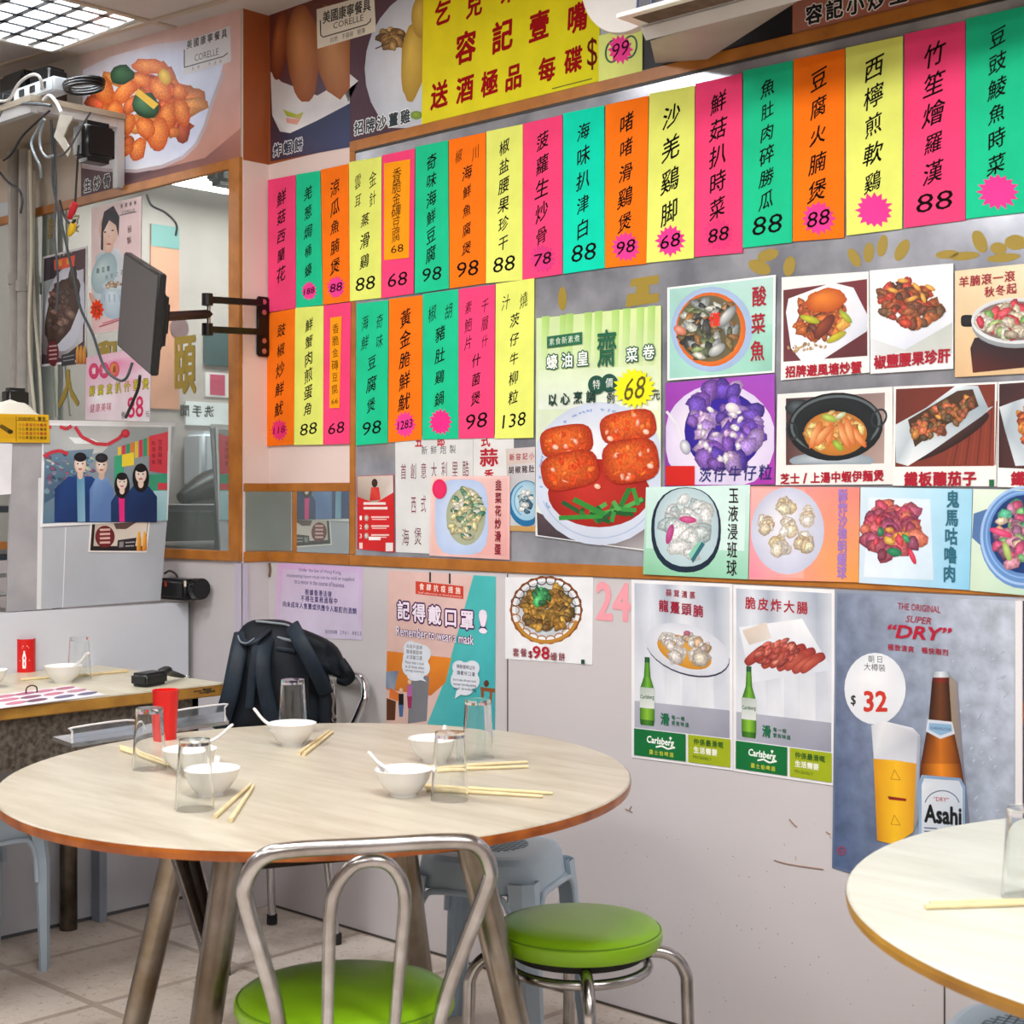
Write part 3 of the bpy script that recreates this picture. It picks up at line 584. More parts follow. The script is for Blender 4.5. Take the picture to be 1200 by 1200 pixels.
R = random.Random(5)
for i in range(30): a = R.uniform(2.6, 5.0); s.blob(min(max(703 + 70 * math.cos(a), 632), 770), 556 + 76 * math.sin(a), 2.2, 1.2, '7a9cd0', 'a8c0e4', R.uniform(0, 3))
for i in range(22): a = R.uniform(.4, 2.3); s.stroke([(700 + 34 * math.cos(a), 590 + 12 * math.sin(a)), (700 + 34 * math.cos(a) + R.uniform(-28, 28), 590 + 12 * math.sin(a) + R.uniform(-12, 12))], 5, R.choice(['2a7a34', '3a9440', '1c5c2a', '56a850', '245c34']))
s.stroke([(655, 607), (706, 605)], 5, '349038'); s.stroke([(672, 585), (708, 603)], 6, '2f8a36'); s.stroke([(727, 594), (738, 572)], 6, '2a7a34'); s.stroke([(742, 572), (748, 592)], 5, '3a9440')
def roll(x, y, rx, ry, rot, seed):
    R = random.Random(seed); s.blob(x, y, rx, ry, 'f0742c', 'a82a10', rot, p=3.4, clip=clip); 
    for i in range(26):
        a, r = R.uniform(0, 2 * PI), math.sqrt(R.random()) * .8; X, Y = r * math.cos(a) * rx, r * math.sin(a) * ry
        X, Y = X * math.cos(rot) - Y * math.sin(rot), X * math.sin(rot) + Y * math.cos(rot)
        c = R.choice(['e85a1e', 'f08a30', 'c83a14', 'd84818', 'f4a04a', 'b82e10', 'f6d8c0']); s.blob(min(x + X, 768), y + Y, R.uniform(2, 6), R.uniform(1.4, 3.4), c, 'd84c1a', R.uniform(0, 3), jit=.2, rnd=R, n=8, clip=clip)
s.a.mat(FOOD); roll(664, 517, 31, 19, -.15, 1); roll(736, 500, 33, 19, -.18, 2); roll(668, 551, 34, 22, -.2, 3); roll(739, 540, 33, 26, -.15, 4); s.a.mat(PRINT)
for x, y in ((651, 524), (700, 570), (757, 506), (762, 546), (715, 514)): s.blob(x, y, 4, 3, 'f8e0d0', 'e8a080', .5)
s.poly([(641, 394.5), (682, 389), (682, 403), (641, 408)], '1f6a48'); s.text('素食新素煮', (643, 401), (680, 396), 9, 'dcecd8')
s.otext('蠔油皇', (638, 425), (692, 419), 18, 'f4faf4', '1a5c42', .085, .02); s.otext('菜卷', (731, 417), (770, 411), 18, 'f4faf4', '1a5c42', .085, .02)
s.text('齋', (694, 410), (728, 406), 46, '1a6446', bold=.018, sx=.7); s.blob(699, 451, 10, 11, '1a5040', '1a5040'); s.blob(714, 449, 10, 11, '1a5040', '1a5040'); s.text('特', (691, 451), (707, 450), 12, 'e8f0e8'); s.text('價', (706, 449), (722, 448), 12, 'e8f0e8')
s.text('以心烹調', (640, 469), (700, 464), 15, '163c34', bold=.03); s.text('例', (709, 467), (722, 466), 13, '1c2c28', bold=.015); s.text('元', (762, 463), (775, 462), 13, '1c2c28', bold=.015)
s.star(743.5, 455, 25, 24, 'f8ee28', n=20, inner=.78, label='yellow price star marked 68', name='price_star'); s.text('68', (732, 457), (756, 453), 26, '5c5418', lift=.0009, bold=-.008, shear=.2); s.done()
# leek egg
s = poster('pink dish poster of scrambled egg with chives reading 韭菜花炒滑蛋', [(505, 558), (597.5, 557.5), (597, 656), (503, 651)], ['f2d8d4', 'f0c8c4', 'eab0ac', 'eec4c0'], 9)
s.uvrect(.03, .03, .97, .96, ['efcdc8', 'eec0bc', 'e8a8a4', 'f0c0b8']); s.blob(541, 606, 31, 44, 'd6e4fa', 'b8ccf0', p=4); s.blob(546, 605, 23, 34, 'd8d4b0', 'a8b094')
s.heap(545, 602, 19, 28, 110, 4, ['d8cca0', 'e4dab8', 'c8bc8c', '5c8a6c', '3e7a60', 'e8e0c4', '7a9c7c', 'd4c894'], 4, 1.8); s.blob(515, 573, 8.5, 11.5, 'f0306c', 'e82460')
s.text('韭菜花炒滑蛋', (584, 561), (583, 651), 13.5, '8a1430', vert=True, bold=.02, sx=.8); s.done()
# notices and small posters behind the strips
s = poster('white handwritten sheet with dark red characters behind the scrambled egg poster', [(463, 512), (554, 510), (554, 651), (464, 647)], 'dfe0e0', 4.7, name='notice', cat='notice', group=None)
s.text('首創意大利里酷', (467, 553), (552, 549), 20, '7a2c38', sx=.6, bold=-.003); s.text('西式', (479, 592), (502, 590), 22, '7a2c38', sx=.55, bold=-.003); s.text('海煲', (468, 630), (497, 628), 22, '6a3038', sx=.6)
s.text('新鮮炮製', (492, 528), (536, 526), 11, '4a5058'); s.text('五郎', (478, 518), (530, 516), 14, 'c01c2c', bold=.03); s.done()
s = poster('white handwritten sheet with bold red characters above the scrambled egg poster', [(554.5, 510), (602, 508), (602, 580), (554.5, 580)], 'e2e2e2', 4.9, name='notice', cat='notice', group=None)
s.text('蒜', (558, 538), (588, 534), 22, 'b81c2c', bold=.03, sx=1.4); s.text('香', (560, 559), (586, 556), 16, 'b81c2c', bold=.03); s.text('式', (558, 517), (580, 515), 16, 'b81c2c', bold=.03); s.done()
s = poster('small poster of white fish on blue plates beside the vegetable roll poster', [(592.5, 526), (627, 523.5), (627.5, 623), (597, 622)], ['d4c8c4', 'd8ccd0', 'c89a58', 'c09858'], 6)
s.poly([(594, 545), (627, 542), (627, 616), (597, 616)], ['c8c4c8', 'd4d0d4', 'b0b8c0', 'c4c8cc']); clip = (597.8, 540, 627, 620)
s.blob(617, 590, 21, 27, '2c86b8', '1c6ca0', clip=clip); s.blob(617, 587, 18, 23, 'd0e4ee', '98c4dc', clip=clip); s.ring(617, 587, 15, 19, 1.5, '5aa4cc', n=30, a0=2., a1=4.4); s.heap(615, 588, 9, 12, 18, 3.6, ['a8c4cc', '5a8090', 'd8e4e4', '38607a'], 4)
s.text('新容記小', (596, 536), (627, 534), 8.5, 'a82a3c', bold=.01); s.text('胡椒豬肚', (595, 551), (627, 549), 9, '3a2426', bold=.02); s.done()
s = poster('small red leaflet with a figure in red beside the white handwritten sheet', [(418.5, 558), (461, 556.5), (462, 647.5), (418.5, 643.5)], ['d02024'] * 4, 6, name='leaflet', cat='poster', group=None)
s.poly([(419, 558.5), (460.5, 557), (461, 580), (440, 590), (419, 582)], ['c8b8a8', 'd8ccc4', 'e0dcd8', 'b0a090', 'a8988c']); s.blob(439, 566, 3.5, 5, '4a2c24', '2a1816'); s.poly([(435, 571), (444, 571), (446, 586), (433, 587)], ['e04838', 'c82828', 'd83830', 'b82020']); s.poly([(419, 582), (437, 589), (441, 589), (461, 577), (461, 592), (419, 592)], 'd82426')
for i in range(3):
    s.rect(435, 605 + i * 10.5, 456, 607 + i * 10.5, 'f0c8c4'); s.rect(436, 608 + i * 10.5, 453, 609.2 + i * 10.5, 'f0c8c4'); s.text(str(i + 1), (421.5, 607 + i * 10.5), (424, 607 + i * 10.5), 5, 'ffffff'); s.blob(429.5, 607 + i * 10.5, 2.6, 3.6, 'e8dcd8', 'a89488')
s.rect(426, 588.5, 452, 591.5, 'f4e4e0'); s.rect(426, 594, 454, 597, 'f4e4e0'); s.rect(432, 629, 446, 633, 'f6f0ee'); s.rect(452, 636, 460.5, 646, 'e8e0e0'); s.rect(421, 636, 425, 643, 'f0d8d4'); s.done('printed_figure')
# ================================================================ POSTERS BELOW THE FRAME
s = Sheet('notice', 'purple liquor law notice on the wall above the backpack', 'notice', [(326, 659.5), (425, 664.5), (424, 750), (320, 745)], ['dcb0e0', 'd4b8e0', 'd4c8e4', 'dccce4'], lay=1.5)
s.uvrect(.06, .08, .96, .96, ['d8c4e2', 'd4c4e4', 'd4cae4', 'd8cee6'])
for tx, a, b in (('Under the law of Hong Kong,', (350, 668), (400, 671.5)), ('intoxicating liquor must not be sold or supplied', (336, 674.5), (415, 679.5)), ('to a minor in the course of business.', (345, 681), (404, 686))): s.text(tx, a, b, 5.4, '3a3478')
for tx, a, b in (('根據香港法律', (357, 693.5), (389, 696.5)), ('不得在業務過程中', (352, 701), (396, 704.5)), ('向未成年人售賣或供應令人酩酊的酒類', (331, 707.5), (418, 716.5))): s.text(tx, a, b, 7.6, '3a3478', bold=.012)
s.text('衞生防疫署 2961 8823', (381, 740), (424, 742.5), 5, '6a5c84'); s.done('printed_border')
# mask poster (its cartoon mascot is left out)
s = Sheet('poster', 'pink and teal health poster reading Remember to wear a mask', 'poster', [(455, 668.5), (581, 675.5), (580, 860), (452, 853)], ['e4bfb8', 'e4c2bc', 'd8b8b4', 'dcbab0'], lay=1.5)
s.poly([(555, 674), (581, 675.5), (580.3, 820), (580, 859), (530, 857), (500, 850), (520, 800)], ['48b8b8', '4cc0c0', '58c8c8', '3aa4b0', '48b4bc', '50b4b8', '4abcbc'])
s.poly([(453.5, 763), (529, 771), (522, 800), (505, 815), (452.5, 808)], ['e08028', 'e88c30', 'd87c28', 'c8702c', 'd07828'])
s.poly([(452.5, 787), (467, 786), (462, 810), (452.3, 806)], ['8a98b0', '6a7c98', '98a4b8', '7a88a0']); s.poly([(480, 790), (503, 793), (500, 845), (478, 848)], '7a7c84'); s.poly([(453, 818), (464, 822), (463, 844), (453, 844)], '5c3420'); s.poly([(457, 806), (470, 814), (466, 822), (456, 818)], 'e07838')
for x, c1, c2 in ((470, '1c1c20', '4a6ca0'), (480, 'b868a8', 'a03060')):
    s.blob(x, 809 - (x - 470), 2.4, 3, 'f0d0b8', 'd8a888'); s.poly([(x - 3, 813 - (x - 470)), (x + 3, 813 - (x - 470)), (x + 3, 826 - (x - 470)), (x - 3, 826 - (x - 470))], c1); s.poly([(x - 3, 826 - (x - 470)), (x + 3, 826 - (x - 470)), (x + 2, 840 - (x - 470)), (x - 2, 840 - (x - 470))], c2)
s.poly([(563, 805), (580, 807), (580, 812), (577, 811), (576, 826), (573, 826), (574, 811), (567, 810), (567, 820), (564, 819)], '8a5430'); s.blob(570, 801, 3, 4, '6a4028', '4a2c1c')
s.poly([(487, 681), (543, 687), (543, 702), (487, 696)], 'd0402c'); s.text('食肆抗疫措施', (490, 687), (541, 692.5), 8.5, 'f8e8e0', bold=.02); s.text('Staff adherence to food premises', (490, 694.5), (541, 699.5), 3, 'f4d8d0')
s.poly([(503, 670.5), (505, 670.5), (505, 682), (503, 682)], '1c1c22'); s.poly([(526, 672), (528, 672), (528, 684), (526, 684)], '1c1c22')
s.otext('記得戴口罩', (464, 714), (557, 728), 23, 'f4e8f8', '4a1c58', .085, .03); s.otext('!', (561, 728), (571, 729), 28, 'f4e8f8', '4a1c58', .05, .03)
s.otext('Remember to wear a mask', (464.5, 739), (555, 750), 11.5, 'f4e8f8', '4a1c58', .075, .012)
for cx, cy, rx, ry in ((487, 773, 15, 20), (481, 760, 8, 9), (496, 766, 9, 10), (479, 780, 8, 12), (497, 783, 7, 9), (487, 792, 10, 6), (545, 792, 15, 16), (538, 782, 8, 8), (553, 783, 9, 9), (536, 797, 8, 10), (555, 798, 7, 9), (545, 809, 9, 6)): s.blob(cx, cy, rx, ry, 'e4eaf4', 'dce4f0')
s.poly([(494, 793), (500, 799), (489, 796)], 'e0e8f2'); s.poly([(535, 809), (533, 819), (543, 812)], 'e0e8f2')
for i, tx in enumerate(('向商戶查詢', '職場餐飲時', '必須戴口罩')): s.text(tx, (476, 757 + i * 6.3), (495, 759 + i * 6.3), 5.2, '3c3c50')
for i, tx in enumerate(('Please wear a mask', 'at all times when', 'serving customers')): s.text(tx, (475, 775.5 + i * 5), (497, 778 + i * 5), 3.6, '4a4a5c')
for i, tx in enumerate(('除飲食時以外', '請戴好口罩')): s.text(tx, (535, 780.5 + i * 7.5), (557, 783 + i * 7.5), 5.4, '3c3c50')
for i, tx in enumerate(('Don’t take off your mask', 'except during eating', 'and drinking')): s.text(tx, (531, 796.5 + i * 5), (558, 799 + i * 5), 3.6, '4a4a5c')
s.done('printed_scene')
# oyster pancake
s = Sheet('dish_poster', 'white poster of an oyster pancake in a woven basket reading 套餐 98', 'poster', [(592, 676.5), (695, 676.5), (694, 779), (592, 772)], 'eef0f4', lay=1.5)
s.blob(640, 714, 36, 33, 'e8ecee', 'c4ccd4')
for k in range(22):
    a = 2 * PI * k / 22; s.ring(640 + 37 * math.cos(a), 715 + 35 * math.sin(a), 6, 5.5, 1.2, 'b06a28' if math.sin(a) > 0 else '4a2c1c', n=14)
s.ring(640, 715, 42, 39.5, 2, '8a4a1c', n=60); s.ring(640, 717, 39, 37, 4, 'c08834', n=40, a0=.3, a1=2.8)
s.heap(641, 714, 29, 26, 140, 4.6, ['9a6c1c', 'b8842c', '7a5418', 'c89a3c', '5c4414', '8a6a28', 'a87c24'], 7, 1.6); s.heap(635, 700, 9, 8, 14, 5, ['2e8a4c', '3aa05c', '1c6a3c', '4ab868'], 3)
s.text('套餐', (600, 764), (618, 765), 10.5, '8a1830', bold=.01); s.text('$', (619, 767), (624, 767.3), 9, '8a1830', bold=.02); s.text('98', (624, 764), (644, 765.5), 15, 'b4142c', bold=.015); s.text('蠔餅', (644, 769), (663, 770), 10.5, '8a1830', bold=.01); s.rect(681, 773, 685, 778, '1a4a34'); s.done()
vs, fs, x0, x1, y0, y1 = glyph('24', .03); C = on_y(718.5, 705, -.0012); H = 46 * depth(C) / F / (y1 - y0)
m = MB().mat(M('pink_paint', 'f0a0ac', .5)); m.mesh([C + Vector(((x - (x0 + x1) / 2) * H * .86, -1.2e-5 * st, (y - (y0 + y1) / 2) * H)) for x, y, st in vs], fs)
tag(m.build('wall_number', loc=C), 'pale pink painted wall number 24 beside the oyster pancake poster', 'wall number')
# Carlsberg pair
def lager(quad, lab, dish):
    s = Sheet('beer_poster', lab, 'poster', quad, 'f0f0f4', lay=2, group='green lager posters on the lower wall')
    U = lambda u, v: s.q(u, v)
    cols = ['b8c0d0', 'd8dee8', 'a8b2c4', 'e4e8f0', 'c0c8d6', 'a4aec0', 'd4dae4']
    for i in range(6): s.poly([U(.03 + i * .157, .02), U(.03 + (i + 1) * .157, .02), U(.03 + (i + 1) * .157, .71), U(.03 + i * .157, .71)], [cols[i], cols[i + 1], 'dde1ea' if i % 2 else 'e8ebf2', 'e4e7ee' if i % 2 == 0 else 'd6dbe6'])
    s.uvrect(.03, .68, .97, .83, ['b4b6c4', 'a4a6b6', '9a9cae', 'b0b2c2'])
    dish(s)
    # bottle
    bx = .155
    def B(u0, u1, v0, v1, a, b): s.poly([U(bx - u0, v0), U(bx, v0), U(bx, v1), U(bx - u1, v1)], [a, b, b, a]); s.poly([U(bx, v0), U(bx + u0, v0), U(bx + u1, v1), U(bx, v1)], [b, a, a, b])
    B(.025, .025, .43, .46, '16442c', '2a6a3c'); B(.024, .032, .46, .54, '2a6a24', '6aac34'); B(.032, .072, .54, .61, '2a6a24', '78b83a'); B(.072, .072, .61, .78, '3c7a20', '8ec43c'); B(.072, .066, .78, .81, '1c5420', '4a8a28'); s.poly([U(bx - .072, .6), U(bx + .072, .6), U(bx + .072, .715), U(bx - .072, .715)], ['b0bcb4', 'c8d0cc', 'e0e6e2', 'd8dedc'])
    x, y = U(bx, .652); s.text('Carlsberg', (x - 8, y), (x + 8, y + 1), 6, '2a5a40', bold=.02)
    a, b = U(.285, .765), U(.375, .765); s.text('滑', a, b, 15, '1c6c48', bold=.035); s.text('每一啖', U(.39, .75), U(.53, .752), 5.6, '2a7050', bold=.02); s.text('更有味道', U(.39, .78), U(.57, .783), 5.6, '2a7050', bold=.02)
    s.uvrect(.025, .835, .535, .985, '0c7038'); s.uvrect(.56, .835, .975, .985, 'a4b41c')
    s.text('Carlsberg', U(.15, .892), U(.42, .897), 11, 'f4faf4', bold=.03, shear=.1); s.stroke([U(.24, .925), U(.3, .915), U(.36, .928), U(.43, .915)], 2, 'f4faf4'); s.poly([U(.37, .865), U(.385, .858), U(.4, .865), U(.385, .88)], 'f4faf4')
    s.text('嘉士伯啤酒', U(.17, .955), U(.42, .958), 6, 'c8cc3c', bold=.02)
    s.text('仲係最滑嘅', U(.61, .868), U(.91, .872), 8, '2a5c1c', bold=.03); s.text('生活需要', U(.61, .913), U(.85, .916), 8, 'f4f8e8', bold=.04); s.text('PROBABLY', U(.61, .953), U(.79, .956), 3.6, '3a5c1c')
    return s
def d1(s):
    s.blob(806, 763, 51, 28, '404858', '2c3448', .32); s.blob(805.5, 761, 51, 28, 'f2f4fa', 'd4d8e4', .32); s.blob(802, 764, 34, 17, 'e8b048', 'd09030', .42)
    for x, y, r in ((782, 748, 8), (795, 752, 7), (806, 747, 7), (814, 753, 8), (820, 768, 11), (796, 770, 11), (786, 756, 7), (826, 758, 7)): s.heap(x, y, r * .5, r * .4, 8, r * .7, ['e8e0dc', 'f0ecec', 'd0c4c0', 'e4d8c8', 'c8a888'], x, 1.3)
    s.blob(805, 742, 4, 3, 'c87888', '9a5068'); s.text('蒜茸清蒸', (779, 694), (816, 698), 9, 'a01838', bold=.012); s.text('龍躉頭腩', (771, 709), (825, 717), 15, 'a01838', bold=.02)
lager([(740, 679), (858.3, 684), (858.7, 903), (740, 887.5)], 'green lager poster with a fish plate reading 龍躉頭腩', d1).done()
def d2(s):
    s.poly([(866, 735), (940, 725), (975, 785), (880, 800)], ['e8ecf4', 'f4f6fa', 'd4dae6', 'e4e8f2']); s.poly([(870, 739), (898, 729), (904, 748), (878, 756)], ['d8c8b8', 'e4d8cc', 'e0d8d4', 'd0c4b8'])
    for i in range(7): s.blob(886 + i * 11, 768 - 9 * math.sin(i * .5) + i * 1.2, 16, 6, 'cc5848', '8a2c2c', -.7 + i * .05, p=3.4)
    for i in range(6): s.blob(905 + i * 9, 773 + i * 1.5 - 2 * (i % 2), 15, 5, 'd06c58', '9c3830', -.65, p=3.6)
    s.heap(912, 764, 26, 14, 34, 4, ['b84c40', 'd47868', '9a3830', 'c86050'], 6, 2.4, rot=-.65); s.text('脆皮炸大腸', (872, 706), (948, 713), 15.5, 'b01c30', bold=.018)
lager([(859.2, 685), (978, 691), (977.5, 921), (859.2, 903.5)], 'green lager poster with red crispy meat reading 脆皮炸大腸', d2).done()
# Asahi
s = Sheet('beer_poster', 'large grey stone beer poster with a brown bottle, a full glass and price 32', 'poster', [(979, 691.5), (1192, 700), (1190, 1084), (975, 1017)], ['8a94a8', 'b4bccc', '8a96ac', '5a6c8c'], lay=2)
s.uvrect(.01, .01, .99, .99, ['7a86a0', 'b8c0d0', '9aa6b8', '4e6288'])
s.a.mat(STONE); s.uvrect(.012, .012, .988, .988, ['7a86a0', 'c0c8d6', '9aa6b8', '4a5e86']); s.a.mat(PRINT)
R = random.Random(8)
for i in range(60):
    u, v = R.uniform(.62, .95), R.uniform(.15, .9); x, y = s.q(u, v); s.blob(x, y, R.uniform(2, 6), R.uniform(.8, 1.8), 'c8d0dc', '98a4b6', R.uniform(-.9, -.3), n=8)
s.poly([(1112, 790), (1122, 800), (1128, 880), (1140, 1000), (1125, 1020), (1116, 900)], ['9a8a78', '8a8488', '7a7c8c', '6a7088', '5a6480', 'a08458'])
s.blob(1025.5, 807, 36, 42, 'f2f4f8', 'e4e8f0'); s.text('朝日', (1016, 772), (1036, 773), 9, '2a2a34'); s.text('大樽裝', (1012, 781), (1038, 783), 9.5, '2a2a34'); s.text('$', (997, 821), (1003, 821), 13, '14141a', bold=.02); s.text('32', (1012, 822), (1040, 822), 25, 'd0382c', bold=.03)
s.text('THE ORIGINAL', (1052, 710), (1102, 714.5), 8, 'a82840', bold=.005); s.text('SUPER', (1062, 725), (1092, 728), 8, 'a82840', shear=.3, bold=.005); s.text('“DRY”', (1039, 739), (1114, 744), 16, 'b01838', shear=.3, bold=.03); s.text('極致清爽 暢快剛烈', (1040, 758), (1112, 765), 8, 'a82840', bold=.02)
# glass of beer
s.poly([(1021, 850), (1036, 845), (1070, 853), (1078, 862), (1075, 895), (1024, 890)], ['d0d4dc', 'eceef2', 'dce0e8', 'b8bcc8', 'c8ccd6', 'd8dce4'])
s.poly([(1023.5, 889), (1050, 891), (1049, 990), (1028, 985)], ['d8941c', 'f4bc28', 'f4c028', 'd08a18']); s.poly([(1050, 891), (1075, 895), (1070, 975), (1049, 990)], ['f4bc28', 'd08a20', 'e0a028', 'f4c028'])
s.poly([(1075, 862), (1079, 864), (1076, 960), (1070, 976)], ['b0b4c0', '98a0b0', '8a94a8', 'a08a58']); s.poly([(1040, 933), (1062, 936), (1062, 939), (1042, 937)], '8a1c1c')
for y in (902, 955): s.stroke([(1048, y), (1055, y + 12), (1044, y + 11), (1048, y)], .8, 'b8801c')
# bottle
def BT(x0, x1, y0, X0, X1, y1, a, b): xm, Xm = (x0 + x1) / 2, (X0 + X1) / 2; s.poly([(x0, y0), (xm, y0), (Xm, y1), (X0, y1)], [a, b, b, a]); s.poly([(xm, y0), (x1, y0), (X1, y1), (Xm, y1)], [b, a, a, b])
BT(1093, 1112, 787, 1092, 1113, 794, '8a94a0', 'e0e6ec'); BT(1093, 1112, 794, 1092, 1112, 800, '3a1414', '8a2c20'); BT(1092, 1112, 800, 1088, 1115, 845, '2c1410', '6a3c22'); BT(1088, 1115, 845, 1079, 1126, 895, '4a1c0c', 'c87020'); BT(1079, 1126, 895, 1077, 1131, 925, '5a220a', 'e88a24'); BT(1077, 1131, 925, 1077, 1131, 1010, '2a140c', '8a4a1c')
s.poly([(1087, 843), (1116, 846), (1119, 860), (1102, 866), (1085, 857)], 'd0d8e4'); s.poly([(1089, 847), (1115, 849), (1116, 857), (1102, 862), (1088, 855)], '8ab0d0'); s.text('KARAKUCHI', (1091, 853), (1114, 855), 3.4, '2a4a78')
s.poly([(1080, 908), (1126, 912), (1131, 922), (1131, 1000), (1077, 990), (1076, 918)], ['8aa8c8', '7a98bc', '8aa8c8', '90acc8', '9ab4d0', '84a0c0']); s.poly([(1083, 912), (1124, 915), (1128, 924), (1128, 998), (1080, 989), (1080, 920)], ['d4dce8', 'c4ceda', 'ccd6e2', 'b8c4d4', 'c8d2de', 'e0e6ee'])
s.ring(1104, 945, 21, 19, 1.2, '4a5a78', n=24, a0=PI * 1.08, a1=PI * 1.92); s.text('“DRY”', (1094, 936), (1112, 937.5), 5, 'b02838', bold=.01); s.text('Asahi', (1083, 953), (1127, 957), 22, '101218', bold=.04); s.stroke([(1083, 970), (1098, 971)], 1.2, '3a4a68'); s.stroke([(1083, 974), (1098, 975)], 1.2, '3a4a68'); s.stroke([(1112, 972), (1127, 974)], 1.2, '3a4a68')
s.ring(986, 997, 5, 5, 1, 'b83850', n=20); s.text('18+', (983, 997), (989, 997), 4, 'b83850'); s.done('beer_picture')
s = Sheet('beer_poster', 'dark blue poster cut by the right picture edge past the white strip', 'poster', [(1198, 704), (1290, 708), (1290, 1050), (1198, 1020)], ['26304c', '1c2440', '28304a', '3a4058'], lay=2)
s.blob(1222, 835, 24, 34, 'e0a030', '8a4a18'); s.done()
# ================================================================ POSTERS ABOVE THE FRAME
s = Sheet('food_banner', 'tall banner of brown fried cakes on a white dish reading 炸蝦餅', 'banner', [(316, 14), (409, -12), (411, 172), (317, 189)], ['6a3428', '6a3a30', '363a58', '54343c'], lay=2)
clip = (316, -14, 410, 188)
s.poly([(318, 108), (345, 150), (410, 112), (410, 172), (317, 189)], ['4a3038', '303858', '2c3858', '38406a', '4a3440'])
s.poly([(317, 84), (330, 96), (372, 112), (409, 90), (410, 121), (372, 141), (340, 156), (328, 154), (319, 135)], ['d0cccc', 'c8c4c4', 'd8d4d4', 'e0dede', 'd4d2d6', 'f0f0f0', 'ecebec', 'c4c4cc', 'd0d0d4'])
s.blob(328, 52, 10, 42, 'b8683a', '6a2c18', .1, clip=clip); s.blob(355, 62, 19, 58, 'd08a50', '8e4c24', -.05, clip=clip, jit=.04, rnd=random.Random(2)); s.blob(392, 60, 22, 56, 'd49a64', '98592c', -.12, clip=clip, jit=.04, rnd=random.Random(3))
s.poly([(331, 128), (348, 134), (356, 131), (352, 140), (336, 136)], ['a8b83c', 'b8c040', '9ab050', 'c8b070', '98a838']); s.poly([(335, 138), (352, 140), (348, 146), (336, 144)], 'e0a090')
s.otext('炸蝦餅', (319, 177), (356, 168), 16, '2a3448', 'eef0f4', .07, .03); s.done()
s = Sheet('food_banner', 'banner of pale chicken on a white plate reading 招牌沙薑雞', 'banner', [(410, -14), (545, -50), (545, 134.5), (411, 166)], ['5a3c4a', '6a5058', '4a2c38', '4a3040'], lay=2)
clip = (412, -40, 500, 160)
s.blob(505, 75, 77, 92, 'e4e6ec', 'c0c6d4', .2, clip=(412, -40, 540, 150)); s.poly([(408, 85), (420, 95), (404, 108), (408, 120)], 'd8d8dc'); s.heap(458, 45, 13, 10, 26, 6, ['8a6430', 'a87c40', '6a4a24', 'b89050'], 4); s.blob(485, 70, 15, 48, 'e8c458', 'b08a30', .1, clip=clip, jit=.06, rnd=random.Random(4)); s.blob(494, 20, 12, 25, 'e0bc50', 'b08a34', 0, clip=clip); s.blob(488, 135, 7, 5, '98b040', '6a8a2c'); s.stroke([(440, 57), (456, 50)], 1.4, '3a2818')
s.otext('招牌沙薑雞', (414, 151), (482, 135), 17, '24343c', 'eef2f4', .07, .03); s.done()
def corelle(q, lab):
    s = Sheet('brand_plate', lab, 'label', q, 'e4dccc', lay=3.4)
    s.text('美國康寧餐具', s.q(.1, .26), s.q(.94, .26), (q[3][1] - q[0][1]) * .34, '34302c', bold=.02); s.text('CORELLE', s.q(.28, .54), s.q(.8, .54), (q[3][1] - q[0][1]) * .16, '3a3632'); s.text('抗熱 不易碎 輕薄', s.q(.22, .88), s.q(.82, .88), (q[3][1] - q[0][1]) * .15, '4a443e')
    s.stroke([s.q(.06, .3), s.q(.06, .68), s.q(.1, .75), s.q(.85, .75), s.q(.92, .69), s.q(.92, .62)], 1.3, '2a2624'); s.done()
corelle([(371, 11), (438, -8), (440.5, 37), (372, 57)], 'cream tableware label with black lettering over the fried cake banner')
s = Sheet('food_banner', 'dull red banner with outlined black characters above the right end of the mirror frame', 'banner', [(929, -40), (1090, -80), (1090, 4), (929, 40.5)], ['a86a58', '9a5c50', 'a86450', 'b47464'], lay=2)
s.otext('容記小炒王', (942, 19), (1066, -10), 24, '1c1c20', 'f4f0ec', .06, .035); s.done()
s = Sheet('wall_panel', 'plain black panel beside the wall appliance above the mirror frame', 'panel', [(752, -20), (928, -60), (928, 41), (752, 84)], '1c1a22', lay=1.4); s.done()
s = Sheet('wall_panel', 'plain black panel above the last strips at the top right edge', 'panel', [(1091, -60), (1215, -90), (1215, -24), (1091, 3.5)], '17151b', lay=1.4); s.done()
s = Sheet('wall_panel', 'pale grey panel on the wall behind the wall appliance', 'panel', [(701, -30), (751.5, -40), (751.5, 84.5), (701, 96)], 'a8acb8', lay=1.4); s.done()
# big yellow sign
s = Sheet('hand_painted_sign', 'large yellow sign with dark red brush characters at the top', 'sign', [(497, -60), (704, -108), (702, 97), (494, 147)], ['ecd818', 'e4d41a', 'e0dc28', 'e8dc30'], lay=4, neon=True)
R = random.Random(2)
for row in (('乞', 519, 14, 30), ('兒', 556, 5, 30), ('來', 597, -12, 30), ('容', 546, 55, 38), ('記', 589, 42, 38), ('壹', 632, 30, 36), ('嘴', 677, 20, 36), ('送', 515, 111, 32), ('酒', 545, 104, 32), ('極', 574, 97, 31), ('品', 602, 90, 31), ('每', 641, 81, 30), ('碟', 672, 70, 31)):
    ch, x, y, h = row; s.text(ch, (x - h * .5, y + h * .12), (x + h * .5, y - h * .12), h, '9c1014', bold=.035, rot=.06, shear=.12, sx=.92)
s.text('$', (688, 64), (700, 62), 38, '6a1810', bold=-.01)
s.stroke([(647, 104), (694, 92)], 1.2, '5c5a10'); s.done()
s = Sheet('price_card', 'pale yellow card with a pink 99 star beside the big yellow sign', 'sign', [(701.5, 42), (753, 28), (752.5, 84), (701.5, 97)], 'e4f08c', lay=5, neon=True)
